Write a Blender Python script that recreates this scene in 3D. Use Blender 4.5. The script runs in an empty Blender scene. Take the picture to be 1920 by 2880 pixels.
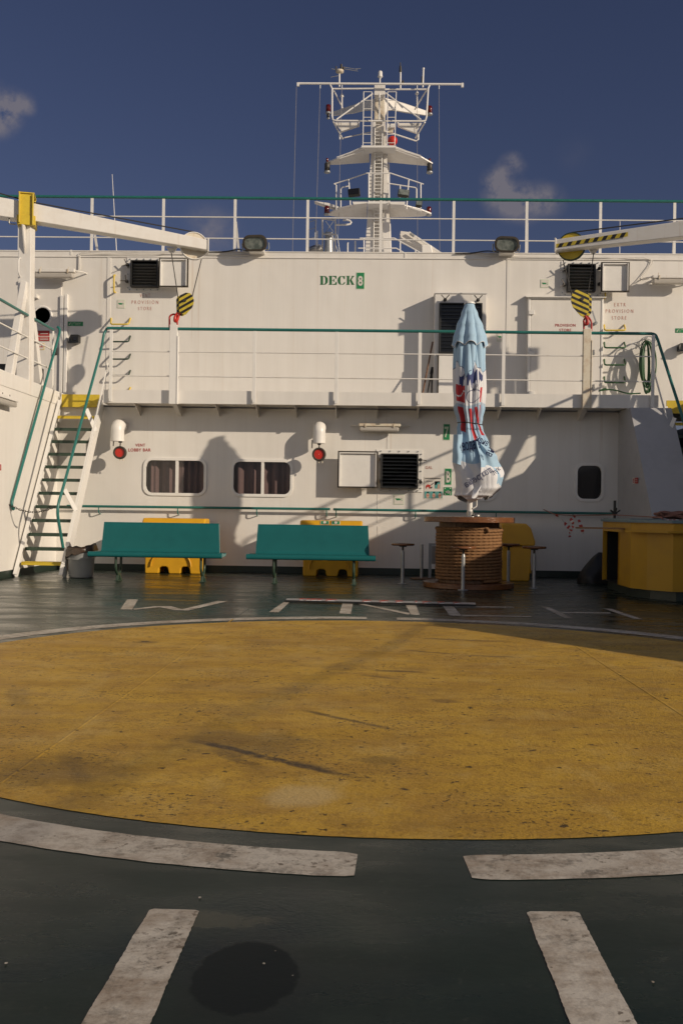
SUN_E=3.7; SKY_S=.06; SKY_TINT=(.54,.46,.585); CLOUD=(3.6,3.2,3.35); SKY_FILL=(8.0,8.1,8.6); EXPO=0.0
import bpy, bmesh, math, random
from mathutils import Vector, Matrix, noise
random.seed(7)
scene = bpy.context.scene
COL = scene.collection
R = math.radians
# ------------------------------------------------------------------ camera model
F_PX = 2750.0; CAMZ = 1.12
ps, pp, pr = math.atan(90/F_PX), math.atan(3/F_PX), 0.0142
F0 = Vector((-math.sin(ps), math.cos(ps), 0)); R0 = Vector((math.cos(ps), math.sin(ps), 0)); U0 = Vector((0,0,1))
FW = F0*math.cos(pp)+U0*math.sin(pp); UP = U0*math.cos(pp)-F0*math.sin(pp)
RT = R0*math.cos(pr)+UP*math.sin(pr); UP = UP*math.cos(pr)-R0*math.sin(pr)
CAM = Vector((0,0,CAMZ))
def ray(px,py): return FW+RT*((px-960)/F_PX)+UP*((1440-py)/F_PX)
def W(px,py,Y):
    d = ray(px,py); return CAM+d*(Y/d.y)
def D(px,py,z=0.0):
    d = ray(px,py); return CAM+d*((z-CAMZ)/d.z)
def S(px,py,X):
    d = ray(px,py); return CAM+d*(X/d.x)
YL, YF, YU, XD, XR = 18.0, 17.38, 18.8, -5.87, 6.05     # lower wall, walkway edge, upper wall, port / starboard deckhouse sides
ZF = 3.05                                                # walkway floor

# ------------------------------------------------------------------ materials
def nodes(name):
    m = bpy.data.materials.new(name); m.use_nodes = True
    nt = m.node_tree; b = nt.nodes['Principled BSDF']; return m, nt, b
def N(nt, t, **k):
    n = nt.nodes.new(t)
    for a, v in k.items():
        if a.startswith('i_'):
            n.inputs[a[2:].replace('_',' ')].default_value = v
        else: setattr(n, a, v)
    return n
def noise_fac(nt, scale, vec=None, detail=6, rough=.6, lo=.4, hi=.6, stretch=None, coord='Object'):
    tc = N(nt,'ShaderNodeTexCoord'); mp = N(nt,'ShaderNodeMapping')
    nt.links.new(tc.outputs[coord], mp.inputs[0])
    if stretch: mp.inputs['Scale'].default_value = stretch
    n = N(nt,'ShaderNodeTexNoise'); n.inputs['Scale'].default_value = scale
    n.inputs['Detail'].default_value = detail; n.inputs['Roughness'].default_value = rough
    nt.links.new(mp.outputs[0], n.inputs['Vector'])
    r = N(nt,'ShaderNodeMapRange'); r.inputs['From Min'].default_value = lo; r.inputs['From Max'].default_value = hi
    nt.links.new(n.outputs['Fac'], r.inputs['Value'])
    return r.outputs[0]
def mix(nt, fac, a, b, amount=None):
    m = N(nt,'ShaderNodeMix', data_type='RGBA')
    if amount is not None:
        mu = N(nt,'ShaderNodeMath', operation='MULTIPLY'); mu.inputs[1].default_value = amount
        nt.links.new(fac, mu.inputs[0]); fac = mu.outputs[0]
    nt.links.new(fac, m.inputs['Factor'])
    for v, s in ((a,'A'),(b,'B')):
        if isinstance(v, tuple): m.inputs[6 if s=='A' else 7].default_value = (*v,1) if len(v)==3 else v
        else: nt.links.new(v, m.inputs[6 if s=='A' else 7])
    return m.outputs[2]
def bump(nt, b, h, strength=.2, dist=.01):
    n = N(nt,'ShaderNodeBump'); n.inputs['Strength'].default_value = strength; n.inputs['Distance'].default_value = dist
    nt.links.new(h, n.inputs['Height'])
    nt.links.new(n.outputs[0], b.inputs['Normal'])
MAT = {}
def paint(name, col, rough=.45, dirt=None, amt=.35, scale=6, bscale=60, bstr=.12, metal=0, stretch=None, spec=.5, streak=None):
    m, nt, b = nodes(name)
    f = noise_fac(nt, scale, lo=.45, hi=.72, stretch=stretch)
    dirt = dirt or tuple(c*.62 for c in col)
    c = mix(nt, f, col, dirt, amt)
    if streak:
        f3 = noise_fac(nt, 3.0, lo=.6, hi=.8, stretch=(4,4,.22), detail=5)
        c = mix(nt, f3, c, streak, .55)
    nt.links.new(c, b.inputs['Base Color'])
    b.inputs['Roughness'].default_value = rough; b.inputs['Metallic'].default_value = metal
    b.inputs['Specular IOR Level'].default_value = spec
    f2 = noise_fac(nt, bscale, lo=.3, hi=.7, detail=3)
    bump(nt, b, f2, bstr, .004)
    MAT[name] = m; return m
WH = (.76,.735,.69)
def wall_mat(name):
    m, nt, b = nodes(name)
    s1 = noise_fac(nt, 1.6, lo=.42, hi=.75, stretch=(3,3,.16), detail=7, rough=.65)
    c = mix(nt, s1, WH, (.62,.585,.53), .40)
    s2 = noise_fac(nt, 2.2, lo=.62, hi=.80, stretch=(7,7,.10), detail=4)
    c = mix(nt, s2, c, (.50,.36,.22), .28)
    s3 = noise_fac(nt, 9, lo=.66, hi=.75, detail=8, rough=.7)
    c = mix(nt, s3, c, (.40,.36,.32), .30)
    s5 = noise_fac(nt, 1.1, lo=.66, hi=.76, stretch=(5,5,.12), detail=6); c = mix(nt, s5, c, (.42,.25,.12), .30)
    s4 = noise_fac(nt, .55, lo=.35, hi=.7, detail=2)
    c = mix(nt, s4, c, (.68,.65,.61), .35)
    nt.links.new(c, b.inputs['Base Color']); b.inputs['Roughness'].default_value = .42
    b.inputs['Specular IOR Level'].default_value = .4
    h = noise_fac(nt, 1.3, lo=.2, hi=.8, detail=2); h2 = noise_fac(nt, 45, lo=.2, hi=.8, detail=3)
    a = N(nt,'ShaderNodeMath', operation='MULTIPLY_ADD'); a.inputs[1].default_value = .06
    nt.links.new(h2, a.inputs[0]); nt.links.new(h, a.inputs[2])
    bump(nt, b, a.outputs[0], .35, .03)
    MAT[name] = m; return m
wall_mat('wall_paint')
paint('white', WH, .4, (.60,.53,.44), .35, 5, streak=(.52,.40,.28))
paint('white_clean', (.78,.76,.72), .35, amt=.15)
paint('cream_rust', (.66,.60,.48), .5, (.40,.22,.10), .5, 9)
paint('teal', (.022,.155,.135), .35, (.012,.08,.07), .35, 14)
paint('bench_teal', (.008,.112,.117), .5, (.006,.088,.094), .5, 5, bscale=90, bstr=.05, spec=.25)
paint('bench_edge', (.16,.34,.33), .25)
paint('dark_green', (.028,.055,.036), .42, (.014,.022,.018), .4, 14)
paint('skirting', (.018,.032,.024), .4, (.010,.012,.010), .4, 8)
paint('yellow', (.62,.46,.035), .45, (.40,.26,.03), .4, 12)
paint('bin_yellow', (.68,.36,.018), .42, (.50,.25,.015), .35, 5, bscale=120, bstr=.08)
paint('bar_yellow', (.52,.28,.008), .5, (.38,.20,.02), .4, 4, bscale=40, bstr=.15)
paint('black', (.012,.012,.012), .5, (.03,.028,.024), .4, 10)
paint('black_gloss', (.008,.009,.010), .22, amt=.1)
paint('rubber', (.045,.036,.026), .7, (.02,.018,.014), .4, 12)
paint('red', (.42,.025,.02), .45, (.22,.018,.014), .4, 20)
paint('red_faded', (.50,.22,.17), .6, (.66,.52,.46), .5, 25)
paint('red_bright', (.55,.03,.018), .35, (.35,.015,.01), .3, 20)
paint('rust', (.28,.11,.035), .8, (.50,.42,.30), .6, 16)
paint('steel', (.36,.35,.33), .35, (.22,.20,.18), .4, 20, metal=.7)
paint('galv', (.40,.41,.41), .42, (.27,.27,.27), .4, 12, metal=.5)
paint('dark_steel', (.055,.05,.045), .5, (.03,.025,.02), .4, 15, metal=.3)
paint('green_sign', (.02,.23,.085), .4, (.015,.16,.06), .3, 18)
paint('green_letter', (.018,.13,.042), .5, (.03,.18,.06), .4, 25)
paint('pale_green', (.52,.62,.46), .5, amt=.15)
paint('navy', (.022,.032,.10), .7, amt=.2)
paint('paper', (.66,.62,.56), .55, amt=.2)
paint('skin_print', (.55,.33,.25), .5, amt=.1)
paint('teal_print', (.10,.36,.34), .5, amt=.1)
paint('red_lamp', (.10,.006,.006), .15, amt=.1)
paint('plastic_bag', (.045,.028,.018), .28, (.09,.06,.04), .5, 9, bscale=25, bstr=.5)
paint('bucket_plastic', (.36,.37,.37), .38, (.26,.27,.27), .35, 7)
paint('tarp', (.018,.019,.020), .5, amt=.3, bscale=12, bstr=.6)
paint('hose_green', (.03,.10,.035), .4, (.015,.05,.02), .4, 12)
paint('cable', (.03,.028,.026), .6, amt=.2)
paint('aluminium', (.45,.45,.46), .4, (.30,.30,.30), .4, 10, metal=.6)
paint('counter_edge', (.16,.23,.24), .4, (.10,.14,.15), .4, 8)
paint('casing_grey', (.44,.44,.45), .5, amt=.3, scale=3)  # even grey, darker than the white walls
paint('print_grey', (.13,.14,.22), .7)
paint('halyard', (.30,.28,.27), .7)
paint('tape_red', (.50,.05,.035), .4, amt=.2)
paint('tape_white', (.72,.70,.68), .4, amt=.2)
paint('rope_pink', (.30,.14,.10), .8, (.18,.09,.06), .5, 20)
paint('handle_yellow', (.68,.50,.06), .4, (.45,.25,.05), .35, 30)
# wood
def wood(name, c1, c2, sc=(1,14,14), rough=.4):
    m, nt, b = nodes(name)
    f = noise_fac(nt, 3, lo=.35, hi=.7, stretch=sc, detail=8)
    c = mix(nt, f, c1, c2); f2 = noise_fac(nt, 7, lo=.55, hi=.75)
    c = mix(nt, f2, c, (.03,.015,.008), .6)
    nt.links.new(c, b.inputs['Base Color']); b.inputs['Roughness'].default_value = rough
    bump(nt, b, f, .3, .006); MAT[name] = m
wood('varnished_wood', (.21,.085,.032), (.11,.042,.018), rough=.25)
wood('stave_wood', (.17,.09,.045), (.09,.045,.02), (16,16,1), .55)
wood('plank_wood', (.36,.20,.07), (.22,.11,.04), rough=.5)
wood('stick_wood', (.20,.10,.05), (.10,.05,.03), rough=.6)
# rope
m, nt, b = nodes('rope')
f = noise_fac(nt, 30, lo=.3, hi=.7); c = mix(nt, f, (.29,.15,.058), (.16,.075,.03))
f2 = noise_fac(nt, 4, lo=.5, hi=.7); c = mix(nt, f2, c, (.15,.08,.04), .5)
nt.links.new(c, b.inputs['Base Color']); b.inputs['Roughness'].default_value = .85; bump(nt, b, f, .4, .004); MAT['rope'] = m
# umbrella cloth
def cloth(name, col):
    m, nt, b = nodes(name)
    f = noise_fac(nt, 7, lo=.35, hi=.75); c = mix(nt, f, col, tuple(x*.86 for x in col), .6)
    nt.links.new(c, b.inputs['Base Color']); b.inputs['Roughness'].default_value = .75
    b.inputs['Sheen Weight'].default_value = .2
    f2 = noise_fac(nt, 9, lo=.3, hi=.7, detail=3, stretch=(1,1,.35)); bump(nt, b, f2, .25, .015); MAT[name] = m
cloth('cloth_blue', (.36,.535,.69)); cloth('cloth_white', (.72,.72,.74)); cloth('cloth_navy', (.03,.045,.15))
cloth('cloth_red', (.52,.03,.035)); cloth('cloth_grey', (.40,.50,.60)); cloth('curtain', (.175,.112,.112)); cloth('room_dark', (.055,.035,.04))
# glass
m, nt, b = nodes('dark_glass'); b.inputs['Base Color'].default_value = (.012,.012,.014,1); b.inputs['Roughness'].default_value = .06; MAT['dark_glass'] = m
m, nt, b = nodes('window_glass')
for n_ in list(nt.nodes):
    if n_.type != 'OUTPUT_MATERIAL': nt.nodes.remove(n_)
g = N(nt,'ShaderNodeBsdfGlossy'); g.inputs['Roughness'].default_value = .02
t = N(nt,'ShaderNodeBsdfTransparent'); t.inputs[0].default_value = (.80,.79,.78,1)
fr = N(nt,'ShaderNodeValue'); fr.outputs[0].default_value=.07; mx = N(nt,'ShaderNodeMixShader')
nt.links.new(fr.outputs[0], mx.inputs[0]); nt.links.new(t.outputs[0], mx.inputs[1]); nt.links.new(g.outputs[0], mx.inputs[2])
nt.links.new(mx.outputs[0], nt.nodes['Material Output'].inputs[0]); MAT['window_glass'] = m
m, nt, b = nodes('lamp_glass'); b.inputs['Base Color'].default_value = (.20,.22,.20,1); b.inputs['Roughness'].default_value = .12
f = noise_fac(nt, 9, lo=.4, hi=.6); nt.links.new(mix(nt, f, (.22,.24,.22), (.10,.12,.11)), b.inputs['Base Color']); MAT['lamp_glass'] = m
m, nt, b = nodes('diffuser'); b.inputs['Base Color'].default_value = (.62,.58,.52,1); b.inputs['Roughness'].default_value = .25
b.inputs['Transmission Weight'].default_value = .35; MAT['diffuser'] = m
# deck paints
def mul(nt,a,b,op='MULTIPLY'):
    m=N(nt,'ShaderNodeMath',operation=op)
    for k,v in enumerate((a,b)):
        if isinstance(v,(int,float)): m.inputs[k].default_value=v
        else: nt.links.new(v,m.inputs[k])
    return m.outputs[0]
def spot(nt, centre, rx, ry, soft=.35, wob=.5, nscale=9):    # soft-edged blotch on the deck, 1 inside, 0 outside
    tc=N(nt,'ShaderNodeTexCoord'); sb=N(nt,'ShaderNodeVectorMath',operation='SUBTRACT'); sb.inputs[1].default_value=(centre[0],centre[1],0)
    nt.links.new(tc.outputs['Object'],sb.inputs[0]); ml=N(nt,'ShaderNodeVectorMath',operation='MULTIPLY'); ml.inputs[1].default_value=(1/rx,1/ry,0)
    nt.links.new(sb.outputs[0],ml.inputs[0]); ln=N(nt,'ShaderNodeVectorMath',operation='LENGTH'); nt.links.new(ml.outputs[0],ln.inputs[0])
    nz=noise_fac(nt,nscale,lo=.2,hi=.8,detail=6,rough=.65)
    d=mul(nt,ln.outputs['Value'],mul(nt,mul(nt,nz,-.5,'ADD'),wob),'ADD')
    mr=N(nt,'ShaderNodeMapRange',interpolation_type='SMOOTHSTEP'); mr.inputs['From Min'].default_value=1+soft/2; mr.inputs['From Max'].default_value=1-soft/2
    nt.links.new(d,mr.inputs['Value']); return mr.outputs[0]
def streak(nt,p,q,w):            # thin tapering smear between two points on the deck
    d=(q-p); L=d.length; ang=math.atan2(d.y,d.x)
    tc=N(nt,'ShaderNodeTexCoord'); mp=N(nt,'ShaderNodeMapping',vector_type='TEXTURE'); mp.inputs['Location'].default_value=(p.x,p.y,0); mp.inputs['Rotation'].default_value=(0,0,ang)
    nt.links.new(tc.outputs['Object'],mp.inputs[0]); sx=N(nt,'ShaderNodeSeparateXYZ'); nt.links.new(mp.outputs[0],sx.inputs[0])
    u=mul(nt,sx.outputs['X'],1/L); nz=noise_fac(nt,3.5,lo=.2,hi=.8,detail=3); y=mul(nt,sx.outputs['Y'],mul(nt,mul(nt,nz,-.5,'ADD'),w*1.6),'ADD')
    ay=mul(nt,mul(nt,y,0,'ABSOLUTE'),1/w); edge=N(nt,'ShaderNodeMapRange',interpolation_type='SMOOTHSTEP'); edge.inputs['From Min'].default_value=1.3; edge.inputs['From Max'].default_value=.3; nt.links.new(ay,edge.inputs['Value'])
    a=N(nt,'ShaderNodeMapRange',interpolation_type='SMOOTHSTEP'); a.inputs['From Min'].default_value=0; a.inputs['From Max'].default_value=.18; nt.links.new(u,a.inputs['Value'])
    b=N(nt,'ShaderNodeMapRange',interpolation_type='SMOOTHSTEP'); b.inputs['From Min'].default_value=1; b.inputs['From Max'].default_value=.6; nt.links.new(u,b.inputs['Value'])
    g=noise_fac(nt,22,lo=.25,hi=.50,detail=6,rough=.7)
    return mul(nt,mul(nt,edge.outputs[0],g),mul(nt,a.outputs[0],b.outputs[0]))
def deck_mat(name, c1, c2, c3, speck, speck_amt, rough, rvar, spec=.5, bstr=.6, worn=None, pale=None, smudge=None, wet=False, patch=False):
    m, nt, b = nodes(name)
    f = noise_fac(nt, .8, lo=.38, hi=.64, detail=8, rough=.65)
    c = mix(nt, f, c1, c2)
    f2 = noise_fac(nt, 2.6, lo=.47, hi=.62, detail=9, rough=.74, stretch=(1,1.4,1)); c = mix(nt, f2, c, c3, .7)
    f5 = noise_fac(nt, 9, lo=.50, hi=.64, detail=10, rough=.78); c = mix(nt, f5, c, tuple(x*.6 for x in c3), .55)
    if pale:
        f6 = noise_fac(nt, 2.1, lo=.52, hi=.66, detail=9, rough=.75, stretch=(1.4,.8,1)); c = mix(nt, f6, c, pale, .6)
    if smudge:
        f7 = noise_fac(nt, 1.7, lo=.52, hi=.68, detail=10, rough=.72, stretch=(.8,1.3,1)); c = mix(nt, f7, c, smudge, .8)
    g = noise_fac(nt, 38, lo=.555, hi=.60, detail=6, rough=.72); gb = noise_fac(nt, 1.5, lo=.44, hi=.60, detail=6)
    c = mix(nt, mul(nt,g,gb), c, speck, speck_amt)
    g2 = noise_fac(nt, 15, lo=.645, hi=.67, detail=4, rough=.6)
    c = mix(nt, g2, c, speck, speck_amt)
    if worn:
        w = noise_fac(nt, 14, lo=.52, hi=.59, detail=9, rough=.75); wb = noise_fac(nt, 1.6, lo=.40, hi=.62, detail=4)
        c = mix(nt, mul(nt,w,wb), c, worn, .85)
    rr = N(nt,'ShaderNodeMapRange'); rr.inputs['To Min'].default_value = rough-rvar; rr.inputs['To Max'].default_value = rough+rvar
    f4 = noise_fac(nt, 2.1, lo=.38, hi=.62, detail=7, stretch=(.5,1.5,1)); nt.links.new(f4, rr.inputs['Value']); ro=rr.outputs[0]
    if wet:
        pc=D(690,2745); sp=spot(nt,pc,abs(D(838,2745).x-pc.x),abs(D(690,2650).y-pc.y),.10,.22,14)
        halo=spot(nt,pc,abs(D(880,2745).x-pc.x),abs(D(690,2610).y-pc.y),.9,.5,6)
        c=mix(nt,halo,c,(.010,.012,.010),.6); c=mix(nt,sp,c,(.002,.006,.006),.97)
        pr=D(590,2585); c=mix(nt,spot(nt,pr,.16,.05,.9,1.4,12),c,(.09,.085,.055),.5)
        mr=N(nt,'ShaderNodeMix'); nt.links.new(sp,mr.inputs[0]); nt.links.new(ro,mr.inputs[2]); mr.inputs[3].default_value=.5; ro=mr.outputs[0]
    if patch:
        pc=D(840,2240); c=mix(nt,spot(nt,pc,abs(D(935,2240).x-pc.x),abs(D(840,2210).y-pc.y),.8,.6,5),c,(.60,.44,.20),.7)
        for px,py,rx in ((1250,1972,.07),(1070,2140,.09),(415,1806,.10),(150,2170,.3),(700,2090,.3)): c=mix(nt,spot(nt,D(px,py),rx,rx*.8,1.0,1.1,8),c,(.12,.075,.028),.5)
    if patch:     # rubber scuffs dragged across the paint
        for p,q,w,k in (((520,2076),(1090,2212),.020,.8),((800,2140),(960,2180),.030,.5),((600,2106),(755,2172),.026,.45),((835,1995),(1150,2062),.016,.6),((1040,1885),(1218,1893),.020,.65),((1000,1898),(1155,1915),.018,.4),((1170,1795),(1462,1807),.022,.6),((1130,1828),(1300,1843),.022,.5),((1300,1843),(1480,1851),.022,.5),((185,2118),(255,2238),.03,.3),((40,1930),(85,2022),.04,.25),((1128,2222),(1142,2218),.012,.9),((395,1805),(425,1804),.03,.8)):
            c=mix(nt,streak(nt,D(*p),D(*q),w*1.7),c,(.080,.052,.026),min(1,k*1.25))
    nt.links.new(c, b.inputs['Base Color']); b.inputs['Specular IOR Level'].default_value = spec
    nt.links.new(ro, b.inputs['Roughness'])
    h = noise_fac(nt, 48, lo=.3, hi=.7, detail=6, rough=.65)
    bump(nt, b, h, bstr, .006)
    MAT[name] = m
deck_mat('deck_green', (.010,.022,.015), (.005,.012,.009), (.018,.029,.021), (.05,.058,.045), .35, .29, .09, spec=.25, bstr=.035, wet=True)
deck_mat('deck_yellow', (.60,.365,.048), (.48,.28,.038), (.41,.23,.042), (.055,.036,.016), .9, .55, .08, spec=.22, bstr=.4, pale=(.62,.42,.12), smudge=(.33,.19,.035), patch=True)
deck_mat('deck_white', (.60,.555,.48), (.47,.42,.35), (.26,.19,.13), (.10,.075,.05), .75, .55, .08, spec=.3, bstr=.2, worn=(.06,.058,.046))
m, nt, b = nodes('sea'); b.inputs['Base Color'].default_value = (.012,.03,.05,1); b.inputs['Roughness'].default_value = .2
f = noise_fac(nt, .35, lo=.2, hi=.8, detail=8); bump(nt, b, f, .6, .6); MAT['sea'] = m

# ------------------------------------------------------------------ mesh building
ORG = {}
class MB:
    def __init__(s): s.v=[]; s.f=[]; s.sm=[]; s.mi=[]; s.cm=0
    def add(s, vs, fs, smooth=False):
        o=len(s.v); s.v += [Vector(p) for p in vs]
        for f in fs: s.f.append([i+o for i in f]); s.sm.append(smooth); s.mi.append(s.cm)
        return s
    def box(s, lo, hi):
        x0,y0,z0=lo; x1,y1,z1=hi
        return s.add([(x0,y0,z0),(x1,y0,z0),(x1,y1,z0),(x0,y1,z0),(x0,y0,z1),(x1,y0,z1),(x1,y1,z1),(x0,y1,z1)],
          [(0,3,2,1),(4,5,6,7),(0,1,5,4),(1,2,6,5),(2,3,7,6),(3,0,4,7)])
    def cbox(s, c, size, rot=None):
        c=Vector(c); h=Vector(size)/2; M=rot or Matrix.Identity(3)
        vs=[c+M@Vector((sx*h.x,sy*h.y,sz*h.z)) for sz in(-1,1) for sx,sy in((-1,-1),(1,-1),(1,1),(-1,1))]
        return s.add(vs,[(0,3,2,1),(4,5,6,7),(0,1,5,4),(1,2,6,5),(2,3,7,6),(3,0,4,7)])
    def bar(s, p, q, w, h=None, up=(0,0,1)):      # rectangular bar from p to q
        p=Vector(p);q=Vector(q);h=h or w;d=(q-p).normalized();u=Vector(up)
        if abs(d.dot(u))>.98: u=Vector((0,1,0))
        a=d.cross(u).normalized();b=a.cross(d).normalized();vs=[]
        for c in(p,q):
            for sa,sb in((-1,-1),(1,-1),(1,1),(-1,1)): vs.append(c+a*(sa*w/2)+b*(sb*h/2))
        return s.add(vs,[(0,3,2,1),(4,5,6,7),(0,1,5,4),(1,2,6,5),(2,3,7,6),(3,0,4,7)])
    def taper(s, p, q, w0,h0,w1,h1, up=(0,0,1)):
        p=Vector(p);q=Vector(q);d=(q-p).normalized();u=Vector(up)
        if abs(d.dot(u))>.98: u=Vector((0,1,0))
        a=d.cross(u).normalized();b=a.cross(d).normalized();vs=[]
        for c,w,h in((p,w0,h0),(q,w1,h1)):
            for sa,sb in((-1,-1),(1,-1),(1,1),(-1,1)): vs.append(c+a*(sa*w/2)+b*(sb*h/2))
        return s.add(vs,[(0,3,2,1),(4,5,6,7),(0,1,5,4),(1,2,6,5),(2,3,7,6),(3,0,4,7)])
    def tube(s, pts, r, n=8, closed=False, cap=True):
        pts=[Vector(p) for p in pts]; m=len(pts); vs=[]; fs=[]
        rs = r if isinstance(r,(list,tuple)) else [r]*m
        prev=None
        for i,p in enumerate(pts):
            if closed: t=(pts[(i+1)%m]-pts[i-1]).normalized()
            else: t=(pts[min(i+1,m-1)]-pts[max(i-1,0)]).normalized()
            if prev is None:
                u=Vector((0,0,1)) if abs(t.z)<.9 else Vector((0,1,0)); a=t.cross(u).normalized()
            else:
                a=(prev-t*prev.dot(t)).normalized()
            prev=a; b=t.cross(a)
            for k in range(n):
                an=2*math.pi*k/n; vs.append(p+(a*math.cos(an)+b*math.sin(an))*rs[i])
        for i in range(m if closed else m-1):
            j=(i+1)%m
            for k in range(n):
                l=(k+1)%n; fs.append((i*n+k,i*n+l,j*n+l,j*n+k))
        s.add(vs,fs,True)
        if cap and not closed:
            s.add(vs[:n],[tuple(range(n))[::-1]]); s.add(vs[(m-1)*n:],[tuple(range(n))])
        return s
    def cyl(s, p, q, r0, r1=None, n=20):
        return s.tube([p,q],[r0, r0 if r1 is None else r1],n)
    def prism(s, poly, vec):                       # extrude a planar polygon by vec
        vec=Vector(vec); k=len(poly); vs=[Vector(p) for p in poly]+[Vector(p)+vec for p in poly]
        fs=[tuple(range(k))[::-1],tuple(range(k,2*k))]+[(i,(i+1)%k,k+(i+1)%k,k+i) for i in range(k)]
        return s.add(vs,fs)
    def lathe(s, prof, c, n=24, axis='z', smooth=True, caps=True):
        c=Vector(c); vs=[];fs=[];m=len(prof)
        for r,z in prof:
            for k in range(n):
                an=2*math.pi*k/n; x,y=r*math.cos(an),r*math.sin(an)
                vs.append(c+(Vector((x,y,z)) if axis=='z' else Vector((x,z,y)) if axis=='y' else Vector((z,x,y))))
        for i in range(m-1):
            for k in range(n):
                l=(k+1)%n; fs.append((i*n+k,i*n+l,(i+1)*n+l,(i+1)*n+k))
        s.add(vs,fs,smooth)
        for i in ((0,m-1) if caps else ()):
            if prof[i][0]>1e-4: s.add(vs[i*n:(i+1)*n],[tuple(range(n))])
        return s
    def ball(s, c, r, n=14):
        rr = r if isinstance(r,(tuple,list)) else (r,r,r); c=Vector(c);m=n//2;vs=[];fs=[]
        for i in range(m+1):
            a=math.pi*i/m
            for k in range(n):
                b=2*math.pi*k/n; vs.append(c+Vector((rr[0]*math.sin(a)*math.cos(b),rr[1]*math.sin(a)*math.sin(b),rr[2]*math.cos(a))))
        for i in range(m):
            for k in range(n):
                l=(k+1)%n; fs.append((i*n+k,(i+1)*n+k,(i+1)*n+l,i*n+l))
        return s.add(vs,fs,True)
    def build(s, name, mat, parent=None, bev=0, seg=2, weld=False):
        o = ORG.get(parent, Vector((0,0,0))) if parent is not None else Vector((0,0,0))
        me=bpy.data.meshes.new(name); me.from_pydata([tuple(p-o) for p in s.v],[],s.f)
        bm=bmesh.new(); bm.from_mesh(me)
        if weld: bmesh.ops.remove_doubles(bm, verts=bm.verts, dist=1e-4)
        bmesh.ops.recalc_face_normals(bm, faces=bm.faces); bm.to_mesh(me); bm.free()
        if not weld:
            me.polygons.foreach_set('use_smooth', s.sm); me.polygons.foreach_set('material_index', s.mi)
        mats = mat if isinstance(mat,(list,tuple)) else [mat]
        for q in mats: me.materials.append(MAT[q])
        me.update()
        ob=bpy.data.objects.new(name, me); COL.objects.link(ob)
        if parent is not None: ob.parent=parent
        ORG[ob]=o
        if bev:
            b=ob.modifiers.new('bevel','BEVEL'); b.width=bev; b.segments=seg; b.limit_method='ANGLE'; b.angle_limit=R(40)
        return ob
def each(mb, name, mat, parent, bev=0):           # one object per loose piece
    par=list(range(len(mb.v)))
    def find(i):
        while par[i]!=i: par[i]=par[par[i]]; i=par[i]
        return i
    for f in mb.f:
        for i in f[1:]: par[find(i)]=find(f[0])
    grp={}
    for k,f in enumerate(mb.f): grp.setdefault(find(f[0]),[]).append(k)
    for ks in grp.values():
        m=MB(); ids={}
        for k in ks:
            q=[]
            for i in mb.f[k]:
                if i not in ids: ids[i]=len(m.v); m.v.append(mb.v[i])
                q.append(ids[i])
            m.f.append(q); m.sm.append(mb.sm[k]); m.mi.append(mb.mi[k])
        m.build(name,mat,parent,bev)
def tag(o, label, cat, group=None, kind=None):
    if label: o['label']=label
    if cat: o['category']=cat
    if group: o['group']=group
    if kind: o['kind']=kind
    return o
def thing(name, label, cat, loc=(0,0,0), group=None):
    o=bpy.data.objects.new(name,None); COL.objects.link(o); o.empty_display_size=.2
    o.location=loc; ORG[o]=Vector(loc); return tag(o,label,cat,group)
def struct(mb, name, mat, parent=None):
    o=mb.build(name,mat,parent)
    if parent is None: o['kind']='structure'
    return o
def copy_tree(o, loc=None, label=None, parent=None):
    c=o.copy(); COL.objects.link(c)
    if parent is not None: c.parent=parent
    if loc is not None: c.location=loc
    if label: c['label']=label
    for ch in [x for x in bpy.data.objects if x.parent is o]: copy_tree(ch, parent=c)
    return c
def arc_pts(c, r, a0, a1, n, ax=(1,0,0), ay=(0,0,1)):
    c=Vector(c);ax=Vector(ax);ay=Vector(ay)
    return [c+(ax*math.cos(a0+(a1-a0)*i/n)+ay*math.sin(a0+(a1-a0)*i/n))*r for i in range(n+1)]
def smooth_path(pts, rad=.06, n=5):               # round the corners of a polyline
    pts=[Vector(p) for p in pts]; out=[pts[0]]
    for i in range(1,len(pts)-1):
        a,b,c=pts[i-1],pts[i],pts[i+1]
        r=min(rad,(a-b).length*.45,(c-b).length*.45); p=b+(a-b).normalized()*r; q=b+(c-b).normalized()*r
        for k in range(n+1):
            t=k/n; out.append(p*(1-t)**2+b*2*t*(1-t)+q*t*t)
    out.append(pts[-1]); return out
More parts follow.
